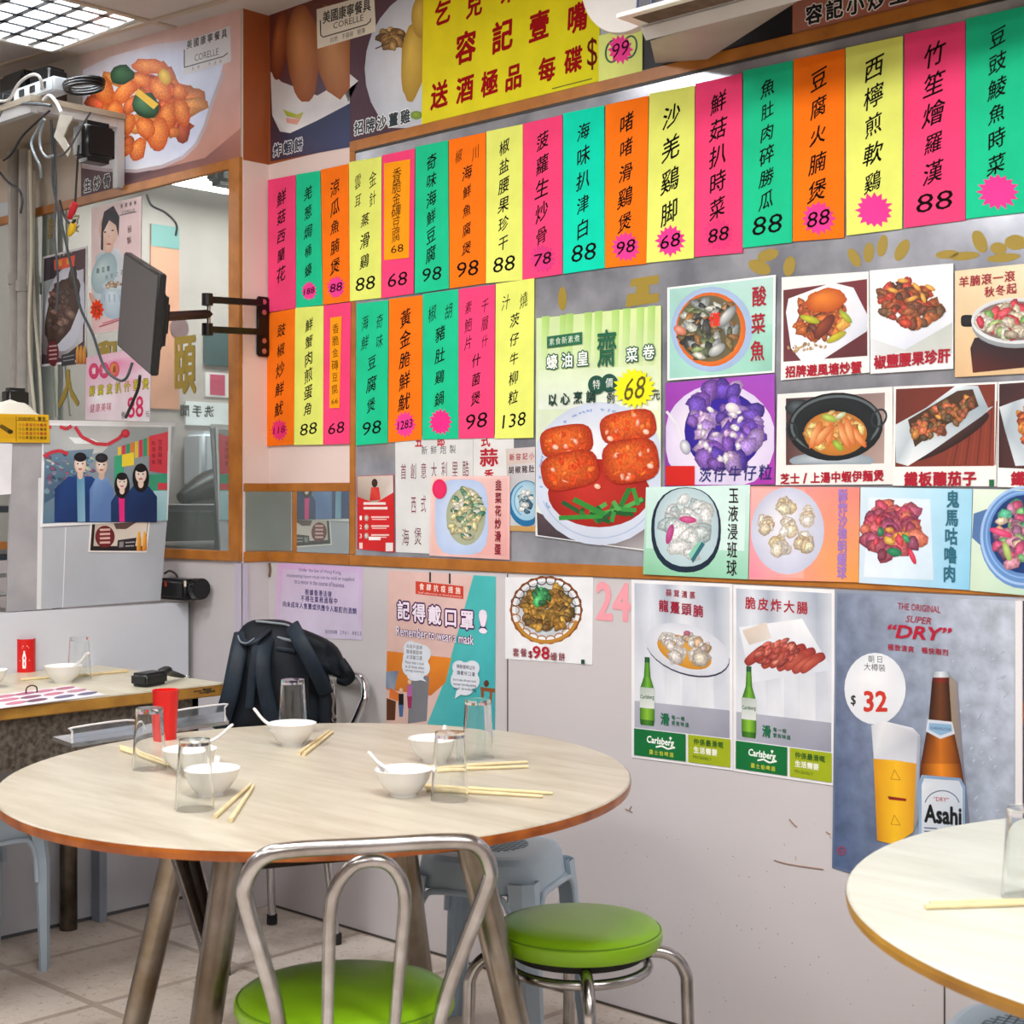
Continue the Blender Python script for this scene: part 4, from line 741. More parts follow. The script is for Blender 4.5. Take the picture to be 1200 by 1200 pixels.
s.ring(718, 60, 9, 14, 2.2, '1c5c3c', .2); s.ring(738, 55, 9, 14, 2.2, '1c5c3c', .2); s.star(727, 58, 15, 18, 'f4489c', n=14, inner=.72, label='spiky pink price star'); s.text('99', (717, 61), (737, 54), 17, '3a1028', lift=.0009, bold=-.004, shear=.15); s.done()
# gold plants painted along the mirror: each sprig a thing of its own
GP = M('gold_paint', '9c8428', .45)
def leaf(px, py, rx, ry, a): return [on_y(px + rx * math.cos(t) * math.cos(a) - ry * math.sin(t) * math.sin(a), py + rx * math.cos(t) * math.sin(a) + ry * math.sin(t) * math.cos(a), -.0036) for t in [2 * PI * k / 14 for k in range(14)]]
SPR = [('single gold leaf painted above the tall green poster', [(659, 350, 5, 14, 0)]), ('gold leaf pair painted above the sour fish poster', [(900, 299, 13, 7, -.3), (890, 313, 14, 8, .4), (925, 312, 7, 12, .2)]),
       ('fan of gold leaves painted under the yellow strip with the blank star', [(1001, 302, 6, 12, -.5), (1018, 296, 6, 12, .1), (1034, 288, 6, 13, .2), (1057, 293, 7, 14, .5)]), ('gold branch painted under the last green strip', [(1148, 283, 8, 14, -.4), (1170, 291, 10, 7, .1), (1190, 284, 13, 9, 0), (1130, 300, 18, 5, -.1), (1110, 298, 14, 5, -.1), (1176, 302, 20, 5, -.1)])]
for lb, L in SPR:
    c = on_y(L[0][0], L[0][1], -.0036); t = thing('painted_sprig', lb, 'decoration', c, group='gold painted sprigs')
    for q in L: m = MB().mat(GP); m.face(leaf(*q)); m.build('leaf', t, loc=c)
m = MB().mat(GP); m.face([on_y(x, y, -.0036) for x, y in ((740, 327), (772, 322), (772, 332), (761, 334), (761, 345), (772, 343), (772, 354), (733, 360), (735, 345), (745, 343), (746, 335), (738, 337))])
tag(m.build('painted_block', loc=on_y(752, 340, -.0036)), 'gold painted block on the mirror above the right of the tall green poster', 'decoration')
# ================================================================ LEFT SIDE: the protruding wall, its mirror posters, partition, cables
LW = ('y', -.1)
s = Sheet('food_banner', 'large banner of orange glazed meat on a white plate in the upper left corner', 'banner', [(94, 62), (282, 8), (282, 188), (95, 233)], ['d8bcb4', 'dcb4ac', 'c88a78', '8a6860'], lay=2, plane=LW)
clip = (95, 10, 281, 232)
s.poly([(95, 196), (180, 200), (240, 185), (282, 150), (282, 188), (95, 233)], ['5c4048', '5a3c44', '8a5c58', 'b07464', 'a46858', '4a3040'])
s.poly([(97, 82), (130, 66), (180, 52), (225, 46), (267, 42), (265, 62), (258, 90), (249, 118), (240, 148), (230, 168), (215, 183), (190, 194), (160, 199), (125, 198), (96, 194)], ['dcd4dc', 'dcd4dc', 'd8ccd8', 'd8ccd8', 'd4dcf0', 'd4dcf4', 'dcd4dc', 'd8ccd8', 'd4dcf0', 'd4dcf4', 'c8d4f0', 'e4e8f4', 'f0f0f4', 'dcdce4', 'ccc8d4'])
s.stroke([(262, 85), (249, 119), (240, 149), (230, 169), (215, 184), (190, 195), (160, 200.5), (125, 199.5), (96, 195)], 4, 'c0b0b8')
pal = ['e06a20', 'f08030', 'd85818', 'c84c1c', 'f49448', 'b84418', 'e87428']
s.heap(168, 125, 58, 50, 46, 12, pal, 11, 1.7, clip=clip)
s.a.mat(FOOD)
for x, y, rx, ry, r in ((122, 106, 11, 17, -.3), (146, 107, 10, 18, .7), (176, 78, 22, 9, .1), (165, 94, 13, 8, .3), (188, 105, 16, 11, .9), (196, 137, 10, 20, .3), (186, 157, 12, 21, .1), (213, 132, 10, 18, -.3), (210, 108, 9, 10, 0), (148, 146, 10, 14, .4), (162, 175, 9, 15, .3), (144, 178, 14, 6, -.5), (170, 150, 10, 14, -.6), (134, 130, 10, 13, .3)): s.blob(x, y, rx, ry, 'f8a050', 'c44c14', r, jit=.12, rnd=random.Random(x), n=14, clip=clip)
s.a.mat(PRINT)
for x, y, rx, ry, r in ((143, 88, 14, 12, -.2), (170, 123, 17, 15, .5)): s.blob(x, y, rx, ry, '4a7a50', '163a24', r, jit=.12, rnd=random.Random(x), n=12)
s.poly([(162, 104), (186, 122), (180, 128), (158, 110)], 'e8b840'); s.blob(193, 90, 7, 10, 'f0d060', 'c89030', -.4)
s.poly([(241, 4), (256, 0), (272, 28), (272, 70), (214, 88), (215, 60)], ['e0dce0'] * 6) if False else s.poly([(218, 48), (270, 30), (271, 72), (258, 76), (215, 88)], 'd8d4d6')
s.text('美國康寧餐具', (218, 53), (267, 38), 11, '34302e', bold=.025); s.text('CORELLE', (228, 68), (256, 60), 8, '3a3634'); s.stroke([(216, 58), (216, 79), (262, 66), (267, 62)], 1.2, '2a2828'); s.text('抗熱 不易碎', (223, 81), (262, 71), 4.5, '4a4644')
s.otext('生炒骨', (97, 219), (131, 210), 16, '2a2c34', 'eceef0', .07, .03); s.done()
def mposter(label, q, col, lay=4.5, cat='poster', name='poster'): return Sheet(name, label, cat, q, col, lay=lay, plane=LW)
s = mposter('dark poster of a brown roast on a white plate on the left mirror', [(50, 301), (102, 288), (100.5, 423), (47, 430)], ['d8d8dc'] * 4)
s.uvrect(.03, .02, .97, .98, ['2c2230', '54343c', '4a3438', '2e2028']); s.poly([(51, 330), (98, 315), (97, 400), (72, 420), (50, 415)], ['98a4a4', 'c8ccd4', 'd0d4dc', '8a8488', '6a5c60'])
s.blob(77, 362, 24, 50, 'eceef4', 'c4c8d8', .12, clip=(50, 295, 99, 420)); s.blob(73, 364, 18, 42, '6a4c40', '3a2822', .3, jit=.07, rnd=random.Random(4)); s.blob(85, 325, 5, 14, '5a4034', '2a1c18', .1)
s.heap(71, 366, 13, 30, 34, 5, ['5a3c30', '7a5444', '4a3028', '8a6858', '3c2820'], 3, 1.5); s.poly([(63, 305), (88, 299), (87, 312), (64, 317)], 'e8542c'); s.text('蠔皇', (66, 309), (84, 305), 8, 'f0b030', bold=.02); s.text('新菜推介', (68, 300), (86, 295), 4, 'e0d8d8')
s.blob(62, 414, 7, 15, '7a2430', '6a1c28'); 
for i in range(4): s.stroke([(57.5, 406 + i * 5), (66.5, 405 + i * 5)], 1.6, 'd8b8b8')
s.poly([(72, 416), (88, 412), (88, 427), (72, 429)], '2c2c34'); s.stroke([(74, 419), (87, 416)], 1, 'a0a0a8'); s.stroke([(74, 423), (87, 421)], 1, 'a0a0a8')
for x in (90, 94, 98): s.poly([(x, 405), (x + 2, 405), (x + 3, 412), (x + 3, 426), (x - 1, 427), (x - 1, 413)], ['e0b060', 'd09030', 'c07020', '8a4018', 'c87428', 'e8a840'])
s.done()
s = mposter('pink poster of a dark haired person holding a white bowl on the left mirror', [(107, 244), (165.5, 230), (164, 384), (106.5, 391.5)], ['f4e4e4', 'f0d8dc', 'ecd0d0', 'e8ccd0'], 5)
s.uvrect(.02, .01, .96, .99, ['f0dcdc', 'ecd4d8', 'e8c8c8', 'e4c0c0']); clip = (107, 235, 163, 388)
s.poly([(112, 300), (128, 290), (140, 292), (150, 310), (160, 330), (160, 370), (108, 372)], ['b8ccd4', 'd4dee4', 'e4eaee', 'd0d8e0', 'dce4ea', 'c8ccd4', 'c4d0d8'])
s.blob(127, 285, 6, 14, 'f4d8c8', 'e0b8a4'); s.blob(127, 270, 11, 18, 'f8e0d4', 'e4bca8', -.1); s.poly([(119, 262), (122, 248), (133, 241), (140, 254), (139, 278), (136, 264), (128, 258), (121, 272), (121, 294), (118, 292)], ['2a2838', '1e1c2c', '343248', '1e1c2c', '14121c', '1c1a28', '28263a', '1c1a26', '141220', '18162a'])
s.blob(123, 272, 1.6, .9, '2c1c1c', '2c1c1c'); s.blob(132, 270, 1.6, .9, '2c1c1c', '2c1c1c'); s.blob(127.5, 277, 1, 2, 'dca894', 'e4bca8'); s.blob(127.5, 286, 2.8, 1.1, 'b85058', 'c07070')
s.blob(122, 320, 14, 25, 'c8e0e0', '9ab8c4', .3); s.text('新巨東', (112, 318), (130, 314), 7, '24303c', bold=.02); s.text('美食之選', (122, 326), (146, 318), 6.5, '54606a')
s.blob(133, 352, 15, 22, 'dcecf4', 'a4bcd0', clip=clip); s.blob(133, 335, 14, 6, 'ecf4f8', 'b8ccd8'); s.heap(133, 334, 9, 3, 16, 2.2, ['8a6a54', 'a8886c', 'c8b090', '5c4438'], 2)
for x in (122, 128, 134, 140): s.stroke([(x, 345), (x + .5, 354)], 2, 'a8c0d4')
s.blob(111, 355, 3, 14, 'e8b8a4', 'd09c88', -.5); s.text('秘製', (152, 262), (151, 288), 9, '6a4440', vert=True, bold=.01, rot=.15); s.text('美國康寧', (140, 242), (161, 237), 5.2, '3a3434', bold=.01); s.text('CORELLE', (143, 249), (158, 246), 3.6, '3a3434'); s.stroke([(140, 252.5), (160, 248)], .8, '2a2828')
s.stroke([(116, 383), (140, 375)], 1.4, 'b04050'); s.stroke([(120, 379), (140, 373)], 1.2, 'c86070'); s.star(113.5, 363, 8.5, 13, 'f4481c', n=11, inner=.7, label='orange red price star'); s.text('75', (109.5, 365), (117.5, 363), 11, '8a1408', lift=.0009, bold=.01); s.done()
s = mposter('white and magenta sheet priced 88 under the monitor on the left mirror', [(101, 419), (177, 405), (175, 494), (100, 492)], ['e8b8d0', 'f0c8dc', 'f4eef2', 'ecd8e2'], 4.7)
s.blob(140, 430, 30, 12, 'e884b0', 'f0c8dc', -.15, clip=(101, 416, 174, 490)); s.blob(120, 470, 18, 16, 'fcfafc', 'f0dce8'); s.blob(156, 450, 14, 8, 'f4b0cc', 'f0d0e0')
for i, (x, c) in enumerate(((110, 'e05080'), (122, 'e870a0'), (134, 'f0b020'))): s.blob(x, 435 - i, 6, 9.5, c, 'd83068'); s.text('蠔油皇'[i], (x - 4, 435 - i), (x + 4, 434 - i), 8, 'fbe8f0' if i < 2 else '8a2010', bold=.03)
s.otext('鮮腐皮扒什菌煲', (103, 459), (176, 449), 13, 'f0e040', '2a2020', .05, .01); s.text('健康美味', (105, 479), (131, 476), 11, 'c03060', shear=.15); s.text('例', (141, 487), (148, 486), 9, '4a2030'); s.text('88', (149, 478), (168, 476), 25, 'e02060', bold=.01); s.text('元', (170, 485), (175, 485), 8, '4a2030'); s.done()
# gold characters painted on the mirror
def onm(ch, px, py, h, sx=1., bold=.03):
    vs, fs, x0, x1, y0, y1 = glyph(ch, bold); C = on_y(px, py, -.1042); H = h * depth(C) / F
    m.mesh([C + Vector((1, 0, 0)) * ((x - (x0 + x1) / 2) * H * sx) + UP * ((y - (y0 + y1) / 2) * H) + Vector((0, -3e-5 * st, 0)) for x, y, st in vs], fs)
for a in (('頤', 217, 428, 74, .62, .03, 'large gold character painted on the left mirror under the monitor arm'), ('人', 80, 455, 46, 1.05, .03, 'gold character painted below the roast poster on the left mirror'), ('和', 125, 412, 26, 1.6, .06, 'gold character between the two pink posters on the left mirror'), ('壽', 60, 268, 26, .8, .0, 'thin gold character above the roast poster nearest the mirror edge'), ('宴', 88, 262, 24, .8, .0, 'thin gold character above the right of the roast poster')):
    m = MB().mat(GP); onm(*a[:6]); tag(m.build('painted_character', loc=on_y(a[1], a[2], -.1036)), a[6], 'character', 'gold characters on the left mirror')
# wall tops left of the banner: small pale papers
PX = -.26
# ---------------------------------------------------------------- acrylic screen on the partition, photo, yellow warning plate
m = MB(); acr = M('cloudy_acrylic', 'b4bac4', .18, noise=.1, scale=5., spec=.6); ac2 = M('scuffed_acrylic', 'a8a8ae', .25, noise=.18, scale=9.)
def slab(m, q, x, th):
    P = [on_x(*p, x) for p in q]; B = [p + Vector((-th, 0, 0)) for p in P]; m.hexa(*P, *B)
m.mat(acr); slab(m, [(52, 496), (205, 498), (188, 703.5), (46, 714)], -.266, .008)
m.mat(ac2); slab(m, [(15, 492), (53, 494), (47, 714), (8, 717)], -.2665, .008)
m.mat(M('white_tape', 'd8dade', .5)); slab(m, [(36, 492), (206, 495), (205.5, 500), (36, 498)], -.2645, .001); slab(m, [(76.5, 618), (77.6, 618), (74, 712), (73, 712)], -.2655, .0004); slab(m, [(45, 560), (51, 560), (48, 714), (43, 714)], -.2655, .0006)
tag(m.build('acrylic_screen', loc=on_x(120, 600, -.27)), 'cloudy acrylic screen standing on the white partition with a group photo', 'screen')
AP = ('x', -.2655)
s = Sheet('group_photo', 'framed group photo of four people standing in a restaurant', 'photo', [(50, 496), (201, 498.5), (196.5, 610), (47, 617.5)], 'e6e8ee', lay=3, plane=AP)
s.uvrect(.02, .02, .975, .97, ['9aa4ac', 'a8b0b4', '6a8498', '54748c'])
clip = (51, 499, 197, 613)
s.poly([(51, 500), (150, 500), (120, 530), (51, 540)], ['a8aeb2', 'b8bcbe', 'c8cccc', 'a8b4bc']); s.poly([(80, 512), (108, 514), (120, 520), (88, 520)], 'e8f0f4')
s.poly([(52, 530), (110, 526), (100, 560), (52, 590)], ['6a88a0', '7a94a8', '4a6880', '3c5c78'])
R = random.Random(4)
for i in range(70): s.blob(R.uniform(54, 108), R.uniform(532, 580), R.uniform(2, 5), R.uniform(1, 3), R.choice(['c84878', '8ac0d8', 'e0e4e8', '305878', 'a85078', '28465c', 'd8d8a0', '6898b0']), R.choice(['4a6880', '345470', '7a98ac']), R.uniform(0, .5))
for i in range(12): x = 138 + i * 5; s.poly([(x, 524 - i * 1.6), (x + 4, 523 - i * 1.6), (x + 4, 540 - i), (x, 541 - i)], ['e8c840', 'd83858', '38a070', 'e88030'][i % 4])
s.poly([(134, 535), (145, 532), (145, 570), (134, 568)], '3aa880'); s.poly([(143, 533), (157, 530), (157, 545), (143, 547)], 'ecd43c')
s.poly([(175, 511), (197, 506), (196, 555), (175, 552)], ['e04858', 'e85060', 'd84050', 'd03c4c']); s.text('生意興隆', (188, 514), (187, 545), 7, '6a1420', vert=True); s.text('財源廣進', (180, 516), (180, 545), 6, '6a1420', vert=True)
s.poly([(175, 556), (196, 555), (196, 575), (175, 575)], '3c9c7c'); s.poly([(185, 566), (196, 566), (196, 574), (185, 574)], 'd04050'); s.poly([(180, 575), (196, 575), (195.5, 610), (180, 610)], ['a8d0dc', 'b0d4e0', '98c4d0', '8ab8c8'])
for p in ([(88, 500), (96, 512), (112, 520), (126, 521), (139, 514), (146, 507)], [(51, 535), (60, 530), (70, 528), (80, 532)], [(51, 503), (60, 500)], [(70, 500), (78, 503), (84, 499)]): s.stroke(p, 4, 'c83848')
s.blob(147, 508, 5, 5, 'e84858', 'b02838')
# the four people printed in the photo
def pers(x, y, hw, hh, skin, coat, coat2, hair, long=False, sw=18, bot=612, chest=None):
    s.poly([(x - sw, y + hh * 2.6), (x - sw * .45, y + hh * 1.3), (x + sw * .45, y + hh * 1.3), (x + sw, y + hh * 2.6), (x + sw, bot), (x - sw, bot)], [coat, coat2, coat2, coat, coat, coat])
    if chest: s.poly([(x - 4, y + hh * 1.35), (x + 5, y + hh * 1.35), (x + 6, bot), (x - 3, bot)], chest)
    if long: s.blob(x, y + 4, hw * 1.5, hh * 1.7, hair, '120e12')
    s.blob(x, y + hh * 1.1, hw * .5, hh * .5, skin, skin); s.blob(x, y, hw, hh, 'f0e8e4', skin); s.blob(x, y - hh * .75, hw * 1.05, hh * .5, hair, '14121a')
    for d in (-.4, .4): s.blob(x + d * hw, y - hh * .05, hw * .16, hh * .08, '241c1c', '241c1c')
    s.blob(x, y + hh * .52, hw * .35, hh * .1, 'b05858', 'b86868')
pers(94, 544, 7, 11, 'd8bcac', '14346c', '1c4484', '1a1a26', sw=30, chest=['5a90b4', '6aa0c0', '88b8d0', '78a8c4']); pers(119, 545, 7, 11, 'c8ac9c', '5a7cb4', '7498cc', '3a3a44', sw=14)
pers(143, 565, 6, 9, 'e4ccc0', '14305c', '1c3c70', '16121a', True, 13, chest='dc2880'); pers(165, 556, 6.5, 10, 'e8d0c4', '122a58', '1a3c74', '1a1418', True, 19)
s.rect(72, 611.5, 184, 612, '10182c'); s.done('photo_print')
s = Sheet('flyer', 'small dark edged flyer with two orange bottles beneath the group photo', 'flyer', [(106, 612), (176, 609), (172, 647.5), (103.5, 647)], 'e8e4e2', lay=1.2, plane=AP)
s.uvrect(.03, .02, .97, .95, '1c181c'); s.uvrect(.08, .02, .96, .8, ['c0b4a8', 'd8ccc0', 'e4dcd4', 'c4b8ac']); s.poly([(133, 613), (160, 612), (148, 620), (136, 620)], '5c4440'); s.blob(123, 629, 11.5, 13, '7a2428', '641c22')
for i in range(4): s.stroke([(117, 621 + i * 5), (129, 620.5 + i * 5)], 2.4, 'd8b4b0')
s.poly([(138, 633), (160, 630), (158, 643), (137, 644)], '28242a'); s.stroke([(147, 636), (158, 635)], 1.2, 'b8b4b8'); s.stroke([(147, 640), (157, 639.5)], 1.2, 'b8b4b8'); s.poly([(140, 635), (145, 634.5), (144.5, 641), (139.5, 641.5)], '8a8488')
for x in (161, 167.5): s.poly([(x + 1, 623), (x + 3, 623), (x + 4.5, 632), (x + 4.5, 645), (x - 1, 646), (x - .5, 632)], ['f0b040', 'e8a030', 'e08828', 'c05c1c', 'e8a038', 'f4c050'])
s.done('print')
s = Sheet('warning_plate', 'yellow warning plate with tiny dark print at the left picture edge', 'sign', [(-40, 484), (57, 486), (58.5, 519), (-40, 518)], ['d8a818'] * 4, lay=8, plane=AP)
s.uvrect(.02, .05, .98, .95, 'd0a414'); s.poly([(-30, 488), (18, 489), (18, 514), (-30, 514)], 'c89a18'); s.poly([(2, 497), (14, 504), (10, 508), (-2, 500)], '5c4a10'); s.blob(12, 506, 3.4, 2.6, '241c08', '3a2c08'); s.stroke([(19, 488), (19, 517)], .8, '4a3808'); s.stroke([(20, 492.5), (56, 493.5)], .8, '6a2c10')
s.text('WARNING 警告', (21, 490.5), (54, 491), 4.5, '2a2008', bold=.03) if False else (s.text('WARNING', (21, 490.5), (41, 490.7), 3.6, '3a2c08', bold=.03), s.text('警告', (44, 490.7), (54, 491), 5, '3a2c08', bold=.03))
for i, c in enumerate(('a03418', '4a3808', 'a03418', '4a3808')): s.text('小心高溫切勿觸摸', (21, 497.5 + i * 5), (55, 498.3 + i * 5), 4, c, bold=.02)
s.done('print')
# flat white sheets hung on the screen's left end
s = Sheet('paper_sheet', 'white paper sheet under the yellow warning plate at the left edge', 'paper', [(-30, 519), (14.5, 520), (13, 579), (-30, 582)], ['dcdce4', 'd8d8e2', 'e2e2ea', 'dadae2'], lay=5, plane=AP); s.done()
# ---------------------------------------------------------------- black lamp box on the wall by the partition
t = thing('speaker_box', 'small black box on the wall between partition and mirror frame', 'box', on_y(212, 690, -.1))
P = on_y(212, 690, -.15); m = MB().mat(M('black_plastic', '16181c', .3)); m.box((P.x, P.y, P.z), (.16, .085, .068), bev=.012); m.build('body', t, loc=t.location)
a = on_y(234, 690, -.15); m = MB().mat(M('black_lens', '0a0c10', .12)); m.lathe([(0, 0), (.03, 0), (.034, .004), (.034, .03), (0, .03)], (a.x - .02, a.y, a.z), axis=Matrix.Rotation(PI / 2, 3, 'Y')); m.build('end_cap', t, loc=t.location)
m = MB().mat(M('cable_black', '17191d', .45)); m.tube([on_y(193, 672, -.112), on_y(199, 669, -.118), on_y(206, 673, -.13), on_y(209, 681, -.14)], .004, smooth=4); m.build('cord', t, loc=t.location)
m = MB().mat(M('paper_label', 'd8d0b8', .6)); q = on_y(217, 684, -.1935); m.box((q.x, q.y, q.z), (.012, .0012, .018)); m.mat(M('red_label', 'b83828', .5)); q = on_y(194, 684, -.1935); m.box((q.x, q.y, q.z), (.012, .0012, .018)); m.build('sticker', t, loc=t.location)
# ---------------------------------------------------------------- monitor on its swing arm
bk = M('monitor_black', '121316', .35); scr = M('monitor_screen', '4a4d52', .28, noise=.15, scale=60.)
A, B, D, C = at_depth(143, 296, 4.58), at_depth(184, 319, 4.20), at_depth(140, 405, 4.60), at_depth(179, 443, 4.22)
cen = (A + B + C + D) / 4; u = ((B - A) + (C - D)).normalized(); v = ((D - A) + (C - B)); v = (v - u * v.dot(u)).normalized(); nrm = u.cross(v)
if nrm.y < 0: nrm = -nrm
w = ((B - A).length + (C - D).length) / 2; h = ((D - A).length + (C - B).length) / 2
RM = Matrix((u, nrm, -v)).transposed()
t = thing('wall_monitor', 'flat monitor tilted sideways on a black swing arm in front of the left mirror', 'monitor', cen)
m = MB().mat(bk); m.box(cen + nrm * .011, (w, .022, h), RM, bev=.003); m.build('housing', t, loc=cen)
m = MB().mat(scr); m.box(cen + nrm * -.0005, (w - .012, .003, h - .014), RM); part(m.build('screen', t, loc=cen), 'dark grey speckled screen')
m = MB().mat(bk); m.box(cen + nrm * .036 + u * .05, (w * .5, .03, h * .56), RM, bev=.010); m.build('back_cover', t, loc=cen)
arm = M('arm_black', '1a1616', .4, .3)
J = on_x(243, 371, -.0)  # elbow below the wall bracket
yb = -.03; wallp = on_x(307, 383, .0)
t2 = thing('monitor_arm', 'black double swing arm bracket bolted to the pink wall corner', 'bracket', (0, -.05, wallp.z))
m = MB().mat(arm); m.box((.006, wallp.y, wallp.z), (.012, .05, .19), bev=.005); m.build('wall_plate', t2, loc=t2.location)
m = MB().mat(M('bolt_pink', 'c8a0a0', .3, .8))
for dz in (-.078, -.045, .045, .078): m.lathe([(0, .003), (.008, .002), (.009, 0)], (.012, wallp.y, wallp.z + dz), n=12, axis=Matrix.Rotation(PI / 2, 3, 'Y'))
m.build('bolt', t2, loc=t2.location)
el = on_x(245, 368, .05)
for k, (py, pb) in enumerate(((351, 355), (386, 389))):
    a = on_x(243, py, .05); b = on_x(306, pb, .03); m = MB().mat(arm); d = (b - a); m.tube([a, b], .0135, n=4, upv=(.7, 0, .7)); m.tube([a + Vector((0, 0, -.018)), a + Vector((0, 0, .018))], .017, n=14); m.build('arm_bar', t2, loc=t2.location)
m = MB().mat(M('arm_chrome', '9a9ca0', .2, 1.)); m.tube([on_x(244.5, 345, .05), on_x(244.5, 392, .05)], .006); m.build('hinge_pin', t2, loc=t2.location)
m = MB().mat(arm); e2 = cen + nrm * .058 + u * .06; m.tube([el, e2], .0135, n=4, upv=(0, 0, 1)); m.box(e2, (.09, .02, .09), RM, bev=.004); m.build('arm_bar', t2, loc=t2.location)
# ---------------------------------------------------------------- conduits, cable shelf, cables
pv = M('grey_conduit', 'aaa6a0', .5, noise=.15, scale=20.)
for i, (px, y0, y1, r, jx) in enumerate(((15, 176, 480, .021, 21), (30, 176, 495, .024, 26), (35, 176, 480, .010, 36))):
    m = MB().mat(pv); y = -.14 - .012 * i; P0, P1 = on_y(px, y0, y), on_y(jx, y1, y)
    m.tube([P0, (P0 + P1) / 2, P1 + Vector((0, 0, -.5))], r, n=14)
    m.tube([(P0 + P1) / 2 + Vector((0, 0, .02)), (P0 + P1) / 2 + Vector((0, 0, -.02))], r * 1.25, n=14)
    tag(m.build('conduit_pipe', loc=P0), ['grey conduit pipe nearest the left picture edge', 'thick grey conduit pipe beside the mirror edge', 'thin grey conduit pipe touching the left mirror frame'][i], 'pipe', 'conduit pipes on the left wall')
for i, pts in enumerate(([(35, 176), (37, 290), (34, 400), (41, 485)], [(40, 200), (39, 330), (46, 430), (49, 488)])):
    m = MB().mat(M('cream_cable', 'd4d0bc', .5)); m.tube([on_y(x, y, -.175 + .042 * i) for x, y in pts], .006, smooth=5); tag(m.build('cable', loc=on_y(*pts[0], -.12)), ['cream cable running down beside the left mirror edge', 'second cream cable further right beside the left mirror edge'][i], 'cable')
m = MB().mat(M('dark_wood')); m.box2((-1.66, -.112, 1.6), (-1.622, -.1, 2.37)); struct(m.build('trim_6'))
# papers on the wall behind the pipes
for i, (q, c) in enumerate((([(-10, 240), (13, 236), (13, 296), (-10, 298)], 'c8d0d8'), ([(-10, 300), (13, 298), (13, 336), (-10, 338)], 'd4dce0'), ([(-10, 345), (14, 342), (14, 420), (-10, 424)], 'd8d0bc'), ([(-10, 425), (12, 424), (12, 470), (-10, 472)], 'c8ccd8'))):
    s = Sheet('paper_notice', ['grey blue paper notice', 'white blue paper notice', 'cream paper notice', 'pale lilac paper notice with a blue mark'][i] + ' on the wall behind the conduit pipes', 'paper', q, c, lay=2, plane=LW, group='papers behind the conduit pipes')
    if i == 3: s.stroke([(2, 440), (6, 452), (9, 444), (5, 460)], 1.5, '5878b0')
    if i == 1: s.stroke([(2, 306), (10, 304)], 3, 'd86060')
    s.done('print')
# shelf made of pale board on a square frame
shelf = M('pale_board', 'b4aa98', .55, noise=.1, scale=8.); wp = M('white_wood', 'c4c6c8', .5)
t = thing('wall_shelf', 'pale board shelf high on the left wall loaded with cables', 'shelf', on_y(70, 140, -.3))
zt = on_y(100, 146, -.12).z
a = on_y(-14, 166, -.35); b = on_y(137, 146, -.16)
m = MB().mat(shelf)
P = [on_z(px, py, zt) for px, py in ((-20, 152), (60, 124), (142, 147), (70, 163))]
zt0 = zt
P = [Vector((-1.75, -.50, zt)), Vector((on_z(142, 147, zt).x, -.50, zt)), Vector((on_z(142, 147, zt).x, -.10, zt)), Vector((-1.75, -.10, zt))]
x0, x1 = -1.72, on_y(137, 146, -.14).x
m.box2((x0, -.46, zt - .02), (x1, -.105, zt)); m.build('board', t, loc=t.location)
m = MB().mat(wp); m.box2((x0, -.455, zt - .055), (x1 - .01, -.43, zt - .02)); m.box2((x1 - .036, -.43, zt - .05), (x1 - .006, -.11, zt - .02)); m.build('rail', t, loc=t.location)
m = MB().mat(wp); zz = on_y(130, 222, -.13).z; m.box2((x1 - .034, -.135, zz), (x1 - .0045, -.1075, zt - .021)); m.build('upright', t, loc=t.location)
bkp = M('black_plastic'); zs = zt
def atz(px, py, y): return on_y(px, py, y)
t = thing('power_strip', 'white power strip lying among cables on the wall shelf', 'power strip', (-1.35, -.4, zs))
p = on_z(50, 152, zs); m = MB().mat(M('white_plastic', 'd4dce4', .35)); cc = on_y(48, 133, -.40); m.box((cc.x, -.40, zs + .028), (.26, .06, .05), bev=.006); m.build('body', t, loc=t.location)
m = MB().mat(M('socket_dark', '2a2c30', .5))
for k in range(3): m.box((cc.x - .07 + k * .07, -.431, zs + .03), (.03, .004, .022))
m.build('socket', t, loc=t.location)
for i, (px, py, y, d, lb) in enumerate(((8, 128, -.36, (.16, .10, .07), 'flat black adaptor box at the left end of the wall shelf'), (27, 104, -.24, (.17, .10, .19), 'large black adaptor box against the wall on the wall shelf'), (57, 108, -.24, (.11, .09, .175), 'upright black adaptor box in the middle of the wall shelf'))):
    c = on_y(px, py, y); m = MB().mat(bkp); m.box((c.x, y, zs + d[2] / 2 + .002), d, Matrix.Rotation(.15 * (i - 1), 3, 'Z'), bev=.012); m.mat(M('adaptor_label', '5a6470', .5)); m.box((c.x, y - d[1] / 2 - .001, zs + d[2] * .5), (d[0] * .4, .006, d[2] * .35)); tag(m.build('power_adaptor', loc=(c.x, y, zs)), lb, 'adaptor', 'black adaptors on the wall shelf')
m = MB().mat(bkp)
for k in range(3):
    c = on_y(92, 126, -.38); m.tube([(c.x + (.08 + .005 * k) * math.cos(q * PI / 8), -.36 + .05 * math.sin(q * PI / 8), zs + .01 + .009 * k) for q in range(16)], .006, n=8, closed=True)
tag(m.build('cable_coil', loc=(c.x, -.36, zs)), 'coil of black cable at the right end of the wall shelf', 'cable')
m = MB().mat(M('white_cloth', 'd8d6cc', .7)); L = [(70, 134), (66, 150), (63, 160), (72, 172), (79, 183), (82, 174), (74, 160), (80, 146), (86, 136)]
c0 = on_y(74, 158, -.475); pts = [on_y(x, y, -.470 - .012 * math.sin(i)) for i, (x, y) in enumerate(L)]
m.face(pts); m.face([p + Vector((0, .004, 0)) for p in pts][::-1])
for i in range(len(pts)): j = (i + 1) % len(pts); m.face([pts[i], pts[j], pts[j] + Vector((0, .004, 0)), pts[i] + Vector((0, .004, 0))])
